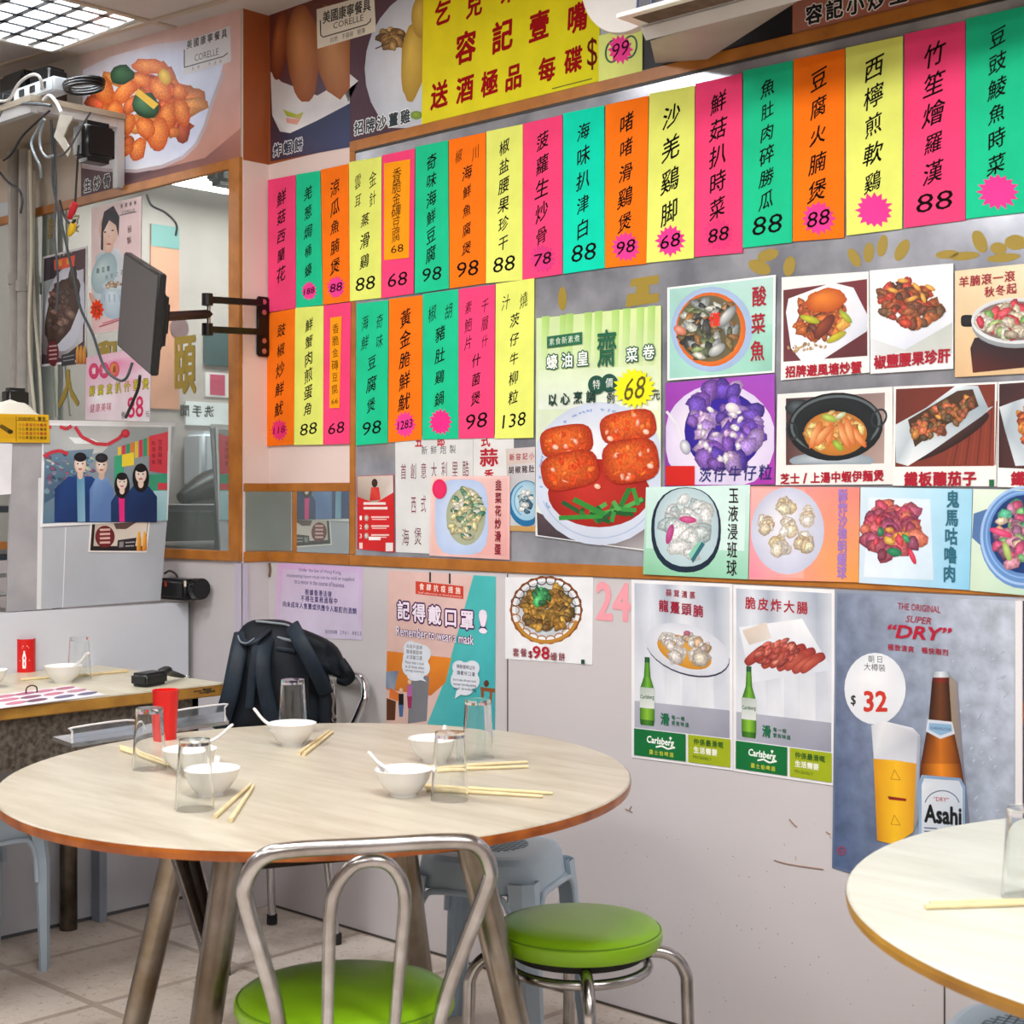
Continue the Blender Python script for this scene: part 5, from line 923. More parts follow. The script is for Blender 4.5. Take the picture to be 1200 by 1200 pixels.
tag(m.build('torn_paper', loc=c0), 'torn white paper hanging over the front of the wall shelf', 'paper')
m = MB().mat(bkp); c = on_y(84, 163, -.44); m.box((c.x, -.36, c.z), (.09, .12, .13), bev=.02); tag(m.build('hanging_adaptor', loc=c), 'black adaptor hanging under the wall shelf behind the torn paper', 'adaptor')
CB = [('dark hanging cable from the shelf down to the monitor', [(60, 140), (62, 185), (63, 220), (75, 275), (84, 315), (94, 360), (108, 390), (122, 430), (138, 445), (148, 443), (155, 425)], .006, '3a4248', -.48),
      ('second dark cable beside the shelf cable down the mirror', [(64, 150), (65, 190), (66, 230), (64, 270), (66, 300), (68, 330), (66, 365)], .005, '4a545c', -.47),
      ('thin black cable with a red and yellow plug end', [(106, 132), (96, 148), (80, 175), (68, 184)], .0045, '54585c', -.49),
      ('black cable ending in a red plug', [(92, 170), (90, 205), (88, 240)], .005, '24262a', -.45),
      ('pale grey cable looping below the shelf', [(50, 138), (44, 152), (37, 166), (40, 180), (47, 195), (48, 208)], .006, '8a98a4', -.49),
      ('second pale grey cable looping below the shelf', [(52, 140), (47, 158), (48, 175), (55, 184), (62, 182)], .006, '98a4ae', -.53),
      ('black cable running from the shelf to the left edge', [(58, 130), (44, 142), (26, 160), (14, 180), (4, 188)], .005, '1a1c20', -.56),
      ('white cable arching over the adaptors on the shelf', [(-4, 118), (10, 117), (22, 98), (36, 88), (46, 90), (50, 104)], .007, 'd0d0ce', -.47),
      ('grey cable lying along the shelf front', [(-4, 140), (8, 128), (24, 122), (44, 122), (60, 124)], .007, '5c666e', -.46),
      ('white cable loop in front of the power strip', [(50, 118), (58, 112), (66, 120), (72, 132)], .008, 'e0e2e2', -.46),
      ('black cable hanging from the monitor down to the photo', [(164, 440), (162, 455), (155, 472), (147, 490)], .007, '101114', -.36),
      ('grey cables bunched along the left picture edge', [(-2, 200), (10, 214), (22, 222), (26, 235), (24, 250)], .006, '34363c', -.40)]
for lb, pts, r, c, y in CB:
    m = MB().mat(M('cable_' + c, c, .45)); m.tube([on_y(x, yy, y + .012 * math.sin(i * 1.3)) for i, (x, yy) in enumerate(pts)], r * .72, n=8, smooth=5)
    o = tag(m.build('cable', loc=on_y(*pts[0], y)), lb, 'cable', 'cables around the wall shelf')
    if 'red plug' in lb:
        m = MB().mat(M('red_plug', 'd02838', .35)); m.tube([on_y(88, 238, y), on_y(85, 247, y), on_y(81, 256, y)], [.011, .012, .007], n=10); part(m.build('plug', o, loc=o.location), 'red plug')
    if 'yellow' in lb:
        pass
m = MB().mat(M('cable_24262a')); m.tube([on_y(x, y, -.46) for x, y in ((70, 235), (75, 252), (82, 262), (88, 258))], .004, smooth=4); o = tag(m.build('cable', loc=on_y(70, 235, -.46)), 'thin cable with a yellow plug hanging before the left mirror', 'cable', 'cables around the wall shelf')
m = MB().mat(M('yellow_plug', 'e8c020', .35)); m.tube([on_y(86, 262, -.46), on_y(84, 270, -.46), on_y(81, 276, -.46)], [.010, .012, .006], n=10); part(m.build('plug', o, loc=o.location), 'yellow plug')
# ---------------------------------------------------------------- things on and behind the partition's left end
t = thing('black_dispenser', 'small black device with a white label beside the conduit pipes', 'device', on_x(18, 470, -.42))
c = on_x(18, 474, -.42); m = MB().mat(bkp); m.box(c, (.05, .075, .10), bev=.012); m.build('body', t, loc=t.location); m = MB().mat(M('white_plastic')); m.box(c + Vector((.027, .018, -.018)), (.003, .018, .026)); m.build('label_tag', t, loc=t.location)
m = MB().mat(M('white_cloth')); c = on_x(12, 480, -.34)
R = random.Random(3); vs = []
for i in range(9):
    for j in range(9): vs.append(c + Vector((.09 * (i / 8 - .5), .16 * (j / 8 - .5), (.045 * (1 - ((i - 4) / 4) ** 2) * (1 - ((j - 4) / 4) ** 2) ** .5) * R.uniform(.75, 1.1) - .018)))
m.mesh(vs, [(i * 9 + j, i * 9 + j + 1, (i + 1) * 9 + j + 1, (i + 1) * 9 + j) for i in range(8) for j in range(8)], smooth=True); tag(m.build('folded_cloth', loc=c), 'crumpled white cloth lying above the yellow warning plate', 'cloth')
# kitchen counter and rack seen past the screen
st = M('steel_dull', '6a7078', .3, .8)
t = thing('kitchen_rack', 'dark steel kitchen rack with white wire baskets behind the acrylic screen', 'rack', (-.9, -1.2, 0))
m = MB().mat(st); 
for z in (.9, 1.10, 1.25): m.box2((-1.3, -2.0, z), (-.55, -.4, z + .02))
m.build('shelf', t, loc=t.location)
for x in (-1.28, -.57):
    for y in (-1.98, -.42): m = MB().mat(st); m.tube([(x, y, 0), (x, y, 1.3)], .015); m.build('post', t, loc=t.location)
m = MB().mat(M('white_wire', 'dcdcdc', .4)); 
for z in (.99, 1.05): m.tube([(-.6, -1.9, z), (-.6, -.5, z)], .006)
for k in range(12): m.tube([(-.6, -1.9 + k * .125, .93), (-.6, -1.9 + k * .125, 1.05)], .005)
m.build('wire_basket', t, loc=t.location)
m = MB().mat(M('plastic_bag', 'a8b0c0', .3, noise=.3, scale=12.)); m.box((-.7, -.95, 1.175), (.2, .5, .1), bev=.03); tag(m.build('packed_bag', loc=(-.7, -.95, 1.12)), 'pale plastic bag on the kitchen rack behind the screen', 'bag')
# sign, clock machine and posters on the far left wall: seen in the left mirror
def mirx(px, py): p = on_x(px, py, -3.19); return Vector((p.x, -.2 - p.y, p.z))
a, b = mirx(218, 470), mirx(272, 500)
s = MB().mat(M('sign_white', 'e4e8e8', .4)); s.box2((-3.2, a.y, b.z), (-3.185, b.y, a.z)); o = tag(s.build('toilet_sign', loc=(-3.19, (a.y + b.y) / 2, (a.z + b.z) / 2)), 'white toilet sign on the far left wall, seen in the left mirror', 'sign')
k = MB().mat(M('sign_black', '26282c', .5)); yc, zc, H = (a.y + b.y) / 2, (a.z + b.z) / 2, abs(a.z - b.z)
for i, ch in enumerate('洗手間'):
    vs, fs, x0, x1, y0, y1 = glyph(ch, .02); k.mesh([(-3.184, yc + .08 - .0 + (i - 1) * H * .62 + (x - .5) * H * .5, zc + H * .1 + (y - .38) * H * .5) for x, y, st in vs], fs)
k.build('lettering', o, loc=(-3.184, yc, zc))
c = mirx(240, 540); t = thing('time_clock', 'white time clock machine on the far left wall, seen in the left mirror', 'machine', (-3.12, c.y, c.z))
m = MB().mat(M('white_plastic')); m.box((-3.1, c.y, c.z), (.2, abs(mirx(212, 540).y - mirx(268, 540).y) * .9, abs(mirx(240, 505).z - mirx(240, 572).z)), bev=.03); m.build('body', t, loc=t.location)
m = MB().mat(bkp); m.box((-2.998, c.y, c.z - .02), (.006, .16, .2), bev=.002); m.build('dial', t, loc=t.location)

def wallbox(name, lb, cat, q, th, mt, x=-3.19):
    P = [mirx(*p) for p in q]; ys = [p.y for p in P]; zs_ = [p.z for p in P]; m = MB().mat(mt); m.box2((-3.2, min(ys), min(zs_)), (-3.2 + th, max(ys), max(zs_))); return tag(m.build(name, loc=(-3.2, (min(ys) + max(ys)) / 2, (min(zs_) + max(zs_)) / 2)), lb, cat), P
o, P = wallbox('kitchen_poster', 'orange poster with a teal top on the far left wall, seen in the left mirror', 'poster', [(178, 262), (211, 480)], .01, M('faded_orange', 'e0a080', .5, noise=.25, scale=3.))
m = MB().mat(M('faded_teal', '6a9c98', .5)); ys = [p.y for p in P]; zt_ = max(p.z for p in P); m.box2((-3.189, min(ys), zt_ - .12), (-3.187, max(ys), zt_)); m.build('top_band', o, loc=o.location)
m = MB().mat(M('lantern_brown', '7a5a5c', .5)); yc = sum(ys) / 2
for d in (-.09, .07): m.lathe([(0, -.0), (.06, .001), (0, .002)], (-3.186, yc + d, zt_ - .55), n=20, axis=Matrix.Rotation(PI / 2, 3, 'Y'))
m.build('printed_lantern', o, loc=o.location)
wallbox('notice_board', 'dark green board on the far left wall, seen in the left mirror', 'board', [(240, 383), (270, 430)], .02, M('dark_green_board', '2c4a4c', .5))
o, P = wallbox('kitchen_notice', 'white notice with red rows on the far left wall, seen in the left mirror', 'notice', [(242, 436), (270, 466)], .008, M('notice_white', 'e8e4e4', .5))
m = MB().mat(M('notice_red', 'c84868', .5)); ys = [p.y for p in P]; zs_ = [p.z for p in P]
for k in range(3): z = min(zs_) + (max(zs_) - min(zs_)) * (.22 + .28 * k); m.box2((-3.1915, min(ys) + .03, z - .02), (-3.19, max(ys) - .03, z + .02))
m.build('printed_row', o, loc=o.location)
P = [mirx(*p) for p in ((170, 600), (275, 660))]; ys = sorted(p.y for p in P)
t = thing('kitchen_counter', 'dark counter along the far left wall, seen in the left mirror', 'counter', (-2.9, sum(ys) / 2, 0)); m = MB().mat(M('counter_dark', '2c3c40', .4, noise=.4, scale=9.)); m.box2((-3.19, max(ys[0], -5.5), 0), (-2.7, ys[1], 1.22)); m.build('body', t, loc=t.location); m = MB().mat(M('steel_dull')); m.box2((-3.19, max(ys[0], -5.5), 1.22), (-2.68, ys[1], 1.25)); m.build('worktop', t, loc=t.location)
c = mirx(222, 590); m = MB().mat(M('black_bag', '14181c', .4)); m.tube([(-2.85, c.y - .25, 1.30), (-2.85, c.y - .1, 1.38), (-2.85, c.y + .1, 1.36), (-2.85, c.y + .28, 1.29)], [.05, .12, .10, .04], n=16, smooth=4, flat=.8); tag(m.build('black_bag', loc=(-2.85, c.y, 1.25)), 'black bag on the counter by the far left wall, seen in the left mirror', 'bag')
# ================================================================ FURNITURE
steel = M('worn_steel', 'cacacc', .24, 1., color2='a09c98', scale=14.); chrome = M('chrome', 'd0d0d4', .12, 1.)
rusty = M('rusty_steel', 'b8b2aa', .28, .95, color2='8a7c68', scale=7.)
rub = M('black_rubber', '1a1a1c', .7); green = M('green_vinyl', '86b818', .3, noise=.06, scale=10.)
def table_top_mat(name, c, c2):
    m = M(name, c, .32); nt = m.node_tree; b = nt.nodes['Principled BSDF']; tc = nt.nodes.new('ShaderNodeTexCoord'); mp = nt.nodes.new('ShaderNodeMapping'); mp.inputs['Scale'].default_value = (2.2, 14, 2); mp.inputs['Rotation'].default_value = (0, 0, .35)
    n = nt.nodes.new('ShaderNodeTexNoise'); n.inputs['Scale'].default_value = 1.6; n.inputs['Detail'].default_value = 7; n.inputs['Roughness'].default_value = .65; nt.links.new(tc.outputs['Object'], mp.inputs[0]); nt.links.new(mp.outputs[0], n.inputs['Vector'])
    r = nt.nodes.new('ShaderNodeValToRGB'); r.color_ramp.elements[0].position = .32; r.color_ramp.elements[1].position = .62; r.color_ramp.elements[0].color = (*lin(c2), 1); r.color_ramp.elements[1].color = (*lin(c), 1)
    nt.links.new(n.outputs['Fac'], r.inputs[0]); nt.links.new(r.outputs[0], b.inputs['Base Color']); return m
lam = table_top_mat('cream_laminate', 'bdb6a6', 'a79e8c'); lam2 = table_top_mat('pale_laminate', 'cdd0c5', 'bfc0b2'); lam3 = table_top_mat('grey_laminate', 'd4d0bc', 'c4bca4')
edge = M('orange_edge', 'b4641e', .3, color2='8a4412', scale=16.); edge2 = M('yellow_edge', 'c09038', .4, color2='9a6c24', scale=10.)
def round_table(name, label, c, ra, rb, ax, z, lm, em, legs, th=.020):
    """ra, rb: half-widths along and across ax (the tops are a little oval)"""
    t = thing(name, label, 'table', (c[0], c[1], 0)); A = Vector((*ax, 0)).normalized(); B = Vector((-A.y, A.x, 0)); n = 96
    def ringp(k, zz): return [A * ((ra + k) * math.cos(2 * PI * i / n)) + B * ((rb + k) * math.sin(2 * PI * i / n)) + Vector((0, 0, zz)) for i in range(n)]
    m = MB().mat(lm); m.mesh(ringp(-.003, z), [tuple(range(n))]); R0, R1 = ringp(-.003, z), ringp(0, z - .003); m.mesh(R0 + R1, [(i, (i + 1) % n, n + (i + 1) % n, n + i) for i in range(n)], smooth=True); m.build('tabletop', t)
    m = MB().mat(em); rs = [ringp(.0005, z - .003), ringp(.001, z - th * .5), ringp(-.001, z - th), ringp(-.03, z - th)]
    for a, b2 in zip(rs, rs[1:]): m.mesh(a + b2, [(i, (i + 1) % n, n + (i + 1) % n, n + i) for i in range(n)], smooth=True)
    part(m.build('edge_band', t), 'worn wooden edge band'); m = MB().mat(M('dark_underside', '4a4038', .8)); m.mesh(ringp(-.02, z - th + .002), [tuple(range(n))[::-1]]); m.build('underside', t)
    if legs:
        a0, r0, r1 = legs; dk = M('dark_iron', '3a3028', .6, .4, color2='22180f', scale=12.)
        m = MB().mat(dk); K = [Vector((r0 * math.cos(a0 + k * PI / 2), r0 * math.sin(a0 + k * PI / 2), 0)) for k in range(4)]
        for k in range(4):
            p, q = K[k], K[(k + 1) % 4]; d = (q - p).normalized(); nn = Vector((-d.y, d.x, 0)) * .008; zt, zl = z - th, z - th - .105
            m.hexa(*[Vector((v.x, v.y, zl)) for v in (p - nn, q - nn, q + nn, p + nn)], *[Vector((v.x, v.y, zt)) for v in (p - nn, q - nn, q + nn, p + nn)])
        m.build('apron', t)
        for k in range(4):
            a = a0 + k * PI / 2; d = Vector((math.cos(a), math.sin(a), 0)); m = MB().mat(rusty); m.tube([d * r0 + Vector((0, 0, z - th)), d * (r0 + .01) + Vector((0, 0, z - .12)), d * r1 + Vector((0, 0, .01))], [.028, .0295, .026], n=20); l = m.build('leg', t)
            m = MB().mat(rub); m.lathe([(0, 0), (.027, 0), (.027, .02), (.022, .025)], d * r1, n=16); m.build('rubber_foot', l)
        if legs[1] and name and abs(ra - rb) > .01:
            for o_ in (0, .034):
                m = MB().mat(steel); C0 = Vector((c[0], c[1], 0)); m.tube([at_depth(193, 953, 3.2) - C0 + RGT * o_, at_depth(246, 1118, 2.74) - C0 + RGT * o_ * .3], .016, n=14); part(m.build('brace', t), 'bright steel brace')
    return t
TZ = .75
main_c = (1.545, -1.055)
lf = FWD * -.28 + RGT * -.12
round_table('round_dining_table', 'large round cream dining table laid with bowls and upturned glasses', main_c, .672, .615, (FWD.x, FWD.y), TZ, lam, edge, (math.atan2(lf.y, lf.x), .32, .50))
round_table('round_dining_table', 'pale round table cut by the lower right picture corner', (3.346, -.776), .662, .662, (1, 0), TZ, lam2, edge2, (.5, .32, .48))
# rectangular table against the partition
t = thing('rectangular_table', 'rectangular table with yellow edge standing against the white partition', 'table', (.07, -1.3, 0)); zt = .78
X0, X1, Y0, Y1 = -.255, .398, -2.15, -.456; Lc = Vector((.07, -1.3, 0))
m = MB().mat(lam3); m.box2((X0, Y0, zt - .004), (X1, Y1, zt)); m.build('tabletop', t, loc=Lc)
m = MB().mat(edge2); m.box2((X0, Y0 - .002, zt - .034), (X1 + .002, Y1 + .002, zt - .004), bev=.003); m.mat(M('chipped', '4a3820', .8))
R = random.Random(5)
for i in range(7): y = Y1 - R.uniform(0, .1); m.box((X1 + .002, y, zt - .016 + R.uniform(-.006, .006)), (.002, R.uniform(.008, .03), R.uniform(.003, .008)))
part(m.build('edge_band', t, loc=Lc), 'chipped yellow edge band')
m = MB().mat(M('speckled_iron', '6e665c', .6, color2='3c342c', scale=70.)); m.box2((X1 - .05, Y0 + .05, zt - .17), (X1 - .03, Y1 - .07, zt - .034)); m.box2((X0 + .03, Y1 - .09, zt - .17), (X1 - .03, Y1 - .07, zt - .034)); m.build('apron', t, loc=Lc)
for px, py, k in ((76, 1085, 0),):
    p = on_z(px, py, 0)
m = MB().mat(M('grey_blue_bar', '8c98a8', .4)); m.box2((-.25, -.485, 0), (-.205, -.46, zt - .034)); m.build('leg', t, loc=Lc)
for x, y in ((-.215, -.585), (X1 - .06, Y0 + .12), (X0 + .14, Y0 + .12)):
    m = MB().mat(M('dark_steel', '6a6258', .35, .9, color2='423a30', scale=12.)); m.tube([(x, y, zt - .034), (x, y, .0)], .026, n=18); m.build('leg', t, loc=Lc)
# ---------------------------------------------------------------- steel chairs and stools with green seats
def seat_parts(t, r, z):
    m = MB().mat(green); m.lathe([(0, z), (r * .5, z - .001), (r * .82, z - .004), (r * .94, z - .009), (r * .97, z - .016), (r * 1.0, z - .019), (r * 1.005, z - .035), (r * .96, z - .048), (r * .8, z - .05), (0, z - .05)], n=56); m.build('seat', t)
    m = MB().mat(M('seam_green', '5c8410', .5)); m.tube([(r * .978 * math.cos(2 * PI * i / 48), r * .978 * math.sin(2 * PI * i / 48), z - .0165) for i in range(48)], .0018, n=6, closed=True); m.build('piping', t.children[-1])
    m = MB().mat(rub); m.lathe([(0, z - .05), (r * .86, z - .05), (r * .8, z - .068), (0, z - .068)], n=40); m.build('seat_base', t)
def hoop_chair(label, loc, rz, sm=steel):
    t = thing('steel_chair', label, 'chair', loc, rz); r, z = .187, .464; seat_parts(t, r, z)
    m = MB().mat(sm); m.tube([(.16 * math.cos(2 * PI * i / 40), .16 * math.sin(2 * PI * i / 40), z - .075) for i in range(40)], .010, n=10, closed=True); m.build('seat_ring', t)
    # local +y is forward; the back leans to -y
    def B(x, zz): return (x, -.175 - .13 * max(0, (zz - .42)) / .36, zz)
    m = MB().mat(sm); m.tube([B(-.125, .44), B(-.14, .52), B(-.185, .68), B(-.188, .722), B(-.165, .759), B(-.12, .769), B(0, .769), B(.12, .769), B(.165, .759), B(.188, .722), B(.185, .68), B(.14, .52), B(.125, .44)], .0125, n=14, smooth=6); m.build('back_hoop', t)
    m = MB().mat(sm); m.tube([B(-.052, .40), B(-.055, .52), B(-.058, .66), B(-.05, .705), B(-.028, .736), B(0, .744), B(.028, .736), B(.05, .705), B(.058, .66), B(.055, .52), B(.052, .40)], .0105, n=14, smooth=6); m.build('inner_hoop', t)
    for sx in (-1, 1):
        m = MB().mat(sm); m.tube([B(sx * .125, .445), (sx * .128, -.176, .38), (sx * .15, -.205, .02)], .0125, n=14, smooth=4); l = m.build('leg', t); m = MB().mat(rub); m.lathe([(0, 0), (.016, 0), (.016, .03), (.012, .032)], (sx * .151, -.206, 0), n=14); m.build('rubber_foot', l)
        m = MB().mat(sm); m.tube([(sx * .06, .02, z - .078), (sx * .115, .11, z - .078), (sx * .135, .15, z - .10), (sx * .142, .165, z - .16), (sx * .155, .19, .02)], .0125, n=14, smooth=5); l = m.build('leg', t); m = MB().mat(rub); m.lathe([(0, 0), (.016, 0), (.016, .03), (.012, .032)], (sx * .1555, .191, 0), n=14); m.build('rubber_foot', l)
    return t
p = on_z(403, 1160, .452); d = Vector((main_c[0] - p.x, main_c[1] - p.y, 0)); d = (RGT * -.24 + FWD * .97)
p = CAM + FWD * 2.63 + RGT * -.286
hoop_chair('steel hoop back chair with green seat pushed under the large round table, in front', (p.x, p.y, 0), math.atan2(d.y, d.x) - PI / 2)
hoop_chair('steel chair against the back wall carrying the dark backpack', (.335, -.335, 0), PI, chrome)
def stool(label, loc, rz):
    t = thing('round_stool', label, 'stool', loc, rz); r, z = .165, .467; seat_parts(t, r, z)
    m = MB().mat(steel); m.tube([(.138 * math.cos(2 * PI * i / 40), .138 * math.sin(2 * PI * i / 40), z - .088) for i in range(40)], .010, n=12, closed=True); m.build('seat_ring', t)
    for k in range(4):
        a = k * PI / 2; c, s_ = math.cos(a), math.sin(a); m = MB().mat(steel)
        m.tube([(c * q, s_ * q, zz) for q, zz in ((.10, z - .07), (.155, z - .066), (.19, z - .078), (.212, z - .11), (.216, z - .16), (.225, .02))], .0125, n=14, smooth=5); l = m.build('leg', t)
        m = MB().mat(rub); m.lathe([(0, 0), (.016, 0), (.016, .025), (.012, .027)], (c * .2255, s_ * .2255, 0), n=14); m.build('rubber_foot', l)
    return t
p = CAM + FWD * 3.03 + RGT * ((678 - 600) / 1800 * 3.03)
stool('round green topped steel stool beside the large round table', (p.x, p.y, 0), math.atan2(RGT.y, RGT.x) + .05)
# ---------------------------------------------------------------- moulded pale blue plastic stools
pb = M('pale_blue_plastic', 'b2c6d6', .35, noise=.06, scale=6.)
def plastic_stool(label, loc, rz, H=.455, a=.145, b=.19):
    t = thing('plastic_stool', label, 'stool', loc, rz, 'pale blue plastic stools')
    def sq(r, zz, p=3.6, n=48):
        o = []
        for i in range(n):
            q = 2 * PI * i / n; c, s_ = math.cos(q), math.sin(q); e = (abs(c) ** p + abs(s_) ** p) ** (-1 / p); o.append((r * c * e, r * s_ * e, zz))
        return o
    def skin(m, L, cap=True):
        for u, v in zip(L, L[1:]): m.mesh(u + v, [(i, (i + 1) % 48, 48 + (i + 1) % 48, 48 + i) for i in range(48)], smooth=True)
        if cap: m.mesh(L[0], [tuple(range(48))])
    m = MB().mat(pb); skin(m, [sq(a - .022, H), sq(a - .008, H - .004), sq(a + .002, H - .016), sq(a + .006, H - .035), sq(a + .012, H - .075), sq(a + .016, H - .078), sq(a + .008, H - .078)]); skin(m, [sq(a - .008, H - .012), sq(a, H - .078)], True); m.build('seat', t)
    m = MB().mat(M('seat_groove', '7a8a96', .6)); n = 6
    for k in range(-n, n + 1):
        u = k * .014; w = math.sqrt(max(0, .085 ** 2 - u * u))
        if w > .01:
            m.box((u, 0, H + .0004), (.0016, 2 * w, .0016)); m.box((0, u, H + .0004), (2 * w, .0016, .0016))
    part(m.build('weave_pattern', t), 'dark woven pattern on the seat')
    for k in range(4):
        q = PI / 4 + k * PI / 2; rot = Matrix.Rotation(k * PI / 2, 3, 'Z'); m = MB().mat(pb)
        def pr(r, w, zz): # open angle section around the corner, tapering
            P = [(r - w, r + .002), (r - .02, r + .002), (r + .002, r - .02), (r + .002, r - w)]; I = [(r - w, r - .010), (r - .024, r - .010), (r - .010, r - .024), (r - .010, r - w)]
            return [rot @ Vector((x, y, zz)) for x, y in P + I[::-1]]
        L = [pr(a + .010, .055, H - .05), pr(a + .020, .048, H - .16), pr(b, .036, .0)]
        for u, v in zip(L, L[1:]): m.mesh(u + v, [(i, (i + 1) % 8, 8 + (i + 1) % 8, 8 + i) for i in range(8)])
        m.mesh(L[-1], [tuple(range(8))]); m.build('leg', t)
        m = MB().mat(pb); r = a + .014
        m.tube([rot @ Vector(v) for v in ((r + .012, -r + .045, H - .20), (r + .006, -r + .047, H - .13), (r + .004, -r + .06, H - .095), (r + .002, -r + .08, H - .082), (r + .002, 0, H - .08), (r + .002, r - .08, H - .082), (r + .004, r - .06, H - .095), (r + .006, r - .047, H - .13), (r + .012, r - .045, H - .20))], .007, n=8, smooth=4); m.build('arch_rib', t)
    return t
p = CAM + FWD * 3.62 + RGT * ((577 - 600) / 1800 * 3.62)
plastic_stool('pale blue plastic stool between the large round table and the back wall', (p.x, p.y, 0), .38, H=.482)
plastic_stool('pale blue plastic stool half under the rectangular table at the left', (-.06, -.985, 0), 0, H=.45, b=.165)
p = CAM + FWD * 2.42 + RGT * ((1215 - 600) / 1800 * 2.42)
plastic_stool('pale blue plastic stool under the pale round table at the right', (p.x, p.y, 0), .2)
# ================================================================ TABLEWARE
china = M('white_melamine', 'ecebea', .22); gl = M('clear_glass', 'fbfdfd', .02, **{'Transmission Weight': 1.0, 'IOR': 1.45}); wd = M('bamboo', 'e6d2a4', .55, noise=.12, scale=40.); redp = M('red_plastic', 'd41414', .3)
def bowl(label, p, k=1.0):
    m = MB().mat(china); m.lathe([(0, .004), (.02, .004), (.0225, 0), (.025, 0), (.026, .006), (.036, .014), (.047, .03), (.053, .047), (.0545, .049), (.053, .0495), (.045, .032), (.034, .018), (.02, .010), (0, .008)], n=44)
    for i in range(len(m.v)): m.v[i] = tuple(q * k for q in m.v[i])
    o = m.build('rice_bowl'); o.location = p; return tag(o, label, 'bowl', 'white rice bowls')
def glass(label, p, h=.123, rb=.0345, rt=.027):
    m = MB().mat(gl); w = .0016; m.lathe([(0, h), (rt, h), (rb, 0), (rb - w, 0), (rt - w, h - .010), (0, h - .010)][::-1], n=44); o = m.build('drinking_glass'); o.location = p; return tag(o, label, 'glass', 'upturned glasses')
def chopstick(label, a, b, grp='wooden chopsticks'):
    a, b = Vector(a), Vector(b); m = MB().mat(wd); L = (b - a).length; m.tube([(0, 0, 0), (L * .5, 0, 0), (L, 0, 0)], [.0042, .0038, .0028], n=8); o = m.build('chopstick'); o.location = a + Vector((0, 0, .0036)); o.rotation_euler = (0, 0, math.atan2(b.y - a.y, b.x - a.x)); return tag(o, label, 'chopsticks', grp)
def spoon(label, tip, base, bowlc):
    tip, base = Vector(tip), Vector(base); m = MB().mat(china); d = (base - tip); mid = tip + d * .5 + Vector((0, 0, -.004)); c = Vector(bowlc)
    m.tube([tip, tip + d * .12, mid, base, base + d * .12], [.0045, .0062, .0058, .0075, .006], n=12, smooth=3, flat=.55); m.lathe([(0, -.002), (.010, .0), (.017, .006), (.019, .011), (.017, .010), (.009, .003), (0, .001)], base + d * .22 + Vector((0, 0, -.008)), n=20, sy=.8)
    return tag(m.build('soup_spoon', loc=tip), label, 'spoon', 'white soup spoons')
def T(px, py, z=TZ): return on_z(px, py, z)
BW = [((342, 873), 'white rice bowl before the backpack on the large round table'), ((247, 931), 'white rice bowl behind the glass nearest the front left of the round table'), ((222, 906), 'white rice bowl beside the red cup on the large round table'), ((473, 932), 'white rice bowl with a spoon leaning left in the middle front of the round table'), ((508, 892), 'white rice bowl behind the two right hand glasses on the round table')]
bp = []
for q, lb in BW: b = bowl(lb, T(*q)); bp.append(T(*q))
def sp(label, i, tip, tipz, bx, by):
    c = bp[i]; z = c.z; base = on_z(bx, by, z + .045); dd = depth(base); tp = at_depth(*tip, dd - .0); spoon(label, tp, base, c)
sp('white spoon in the bowl before the backpack', 0, (297, 830), 0, 318, 851)
sp('white spoon leaning right in the bowl beside the red cup', 2, (273, 849), 0, 243, 871)
sp('white spoon leaning left in the front middle bowl', 3, (431, 881), 0, 455, 901)
sp('white spoon standing in the bowl behind the front left glass', 1, (255, 886), 0, 252, 900)
sp('white spoon standing in the bowl behind the right hand glasses', 4, (522, 850), 0, 518, 866)
GLS = [((175, 901), 'upturned glass before the red cup on the large round table'), ((228, 948), 'upturned glass nearest the front left edge of the large round table'), ((343, 858), 'upturned glass before the backpack on the large round table'), ((560, 888), 'upturned glass before the mask poster on the large round table'), ((527, 937), 'upturned glass beside the front middle bowl on the large round table')]
for q, lb in GLS: glass(lb, T(*q))
glass('upturned glass on the pale round table at the right picture edge', T(1204, 1052))
CH = [('front left chopstick of the pair behind the front left glass', (252, 959), (294, 921)), ('right hand chopstick of the pair by the front left glass', (270, 964), (297, 923)),
      ('left chopstick lying right of the bowl before the backpack', (350, 885), (386, 858)), ('right chopstick lying right of the bowl before the backpack', (356, 886), (390, 859)),
      ('rear chopstick pointing right beside the right hand glasses', (494, 902), (618, 895)), ('second rear chopstick pointing right beside the right hand glasses', (500, 904.5), (619, 900.5)),
      ('front chopstick pointing right past the front middle bowl', (498, 923), (648, 932)), ('second front chopstick pointing right past the front middle bowl', (500, 927.5), (636, 935.5)),
      ('chopstick lying through the left glasses of the large round table', (141, 877), (212, 899)), ('second chopstick under the glass before the red cup', (142, 880), (208, 902))]
for lb, a, b in CH: chopstick(lb, T(*a), T(*b))
chopstick('pale chopstick on the pale round table at the right', T(1084, 1066), T(1230, 1061)); chopstick('second chopstick close along the first on the pale round table', T(1090, 1062.5), T(1232, 1057.5))
def cup(label, p, h, r0, r1, name='red_cup'):
    m = MB().mat(redp); m.lathe([(0, .003), (r0 - .002, .003), (r0, 0), (r0, .004), (r1, h - .004), (r1 + .001, h), (r1 - .002, h), (r0 - .003, .008), (0, .006)], n=40); m.lathe([(0, h - .012), (r1 - .003, h - .012)], n=40); o = m.build(name); o.location = p; tag(o, label, 'cup', 'red plastic cups'); return o
c = cup('red plastic cup at the far left edge of the large round table', T(194, 866), .112, .0245, .0295)
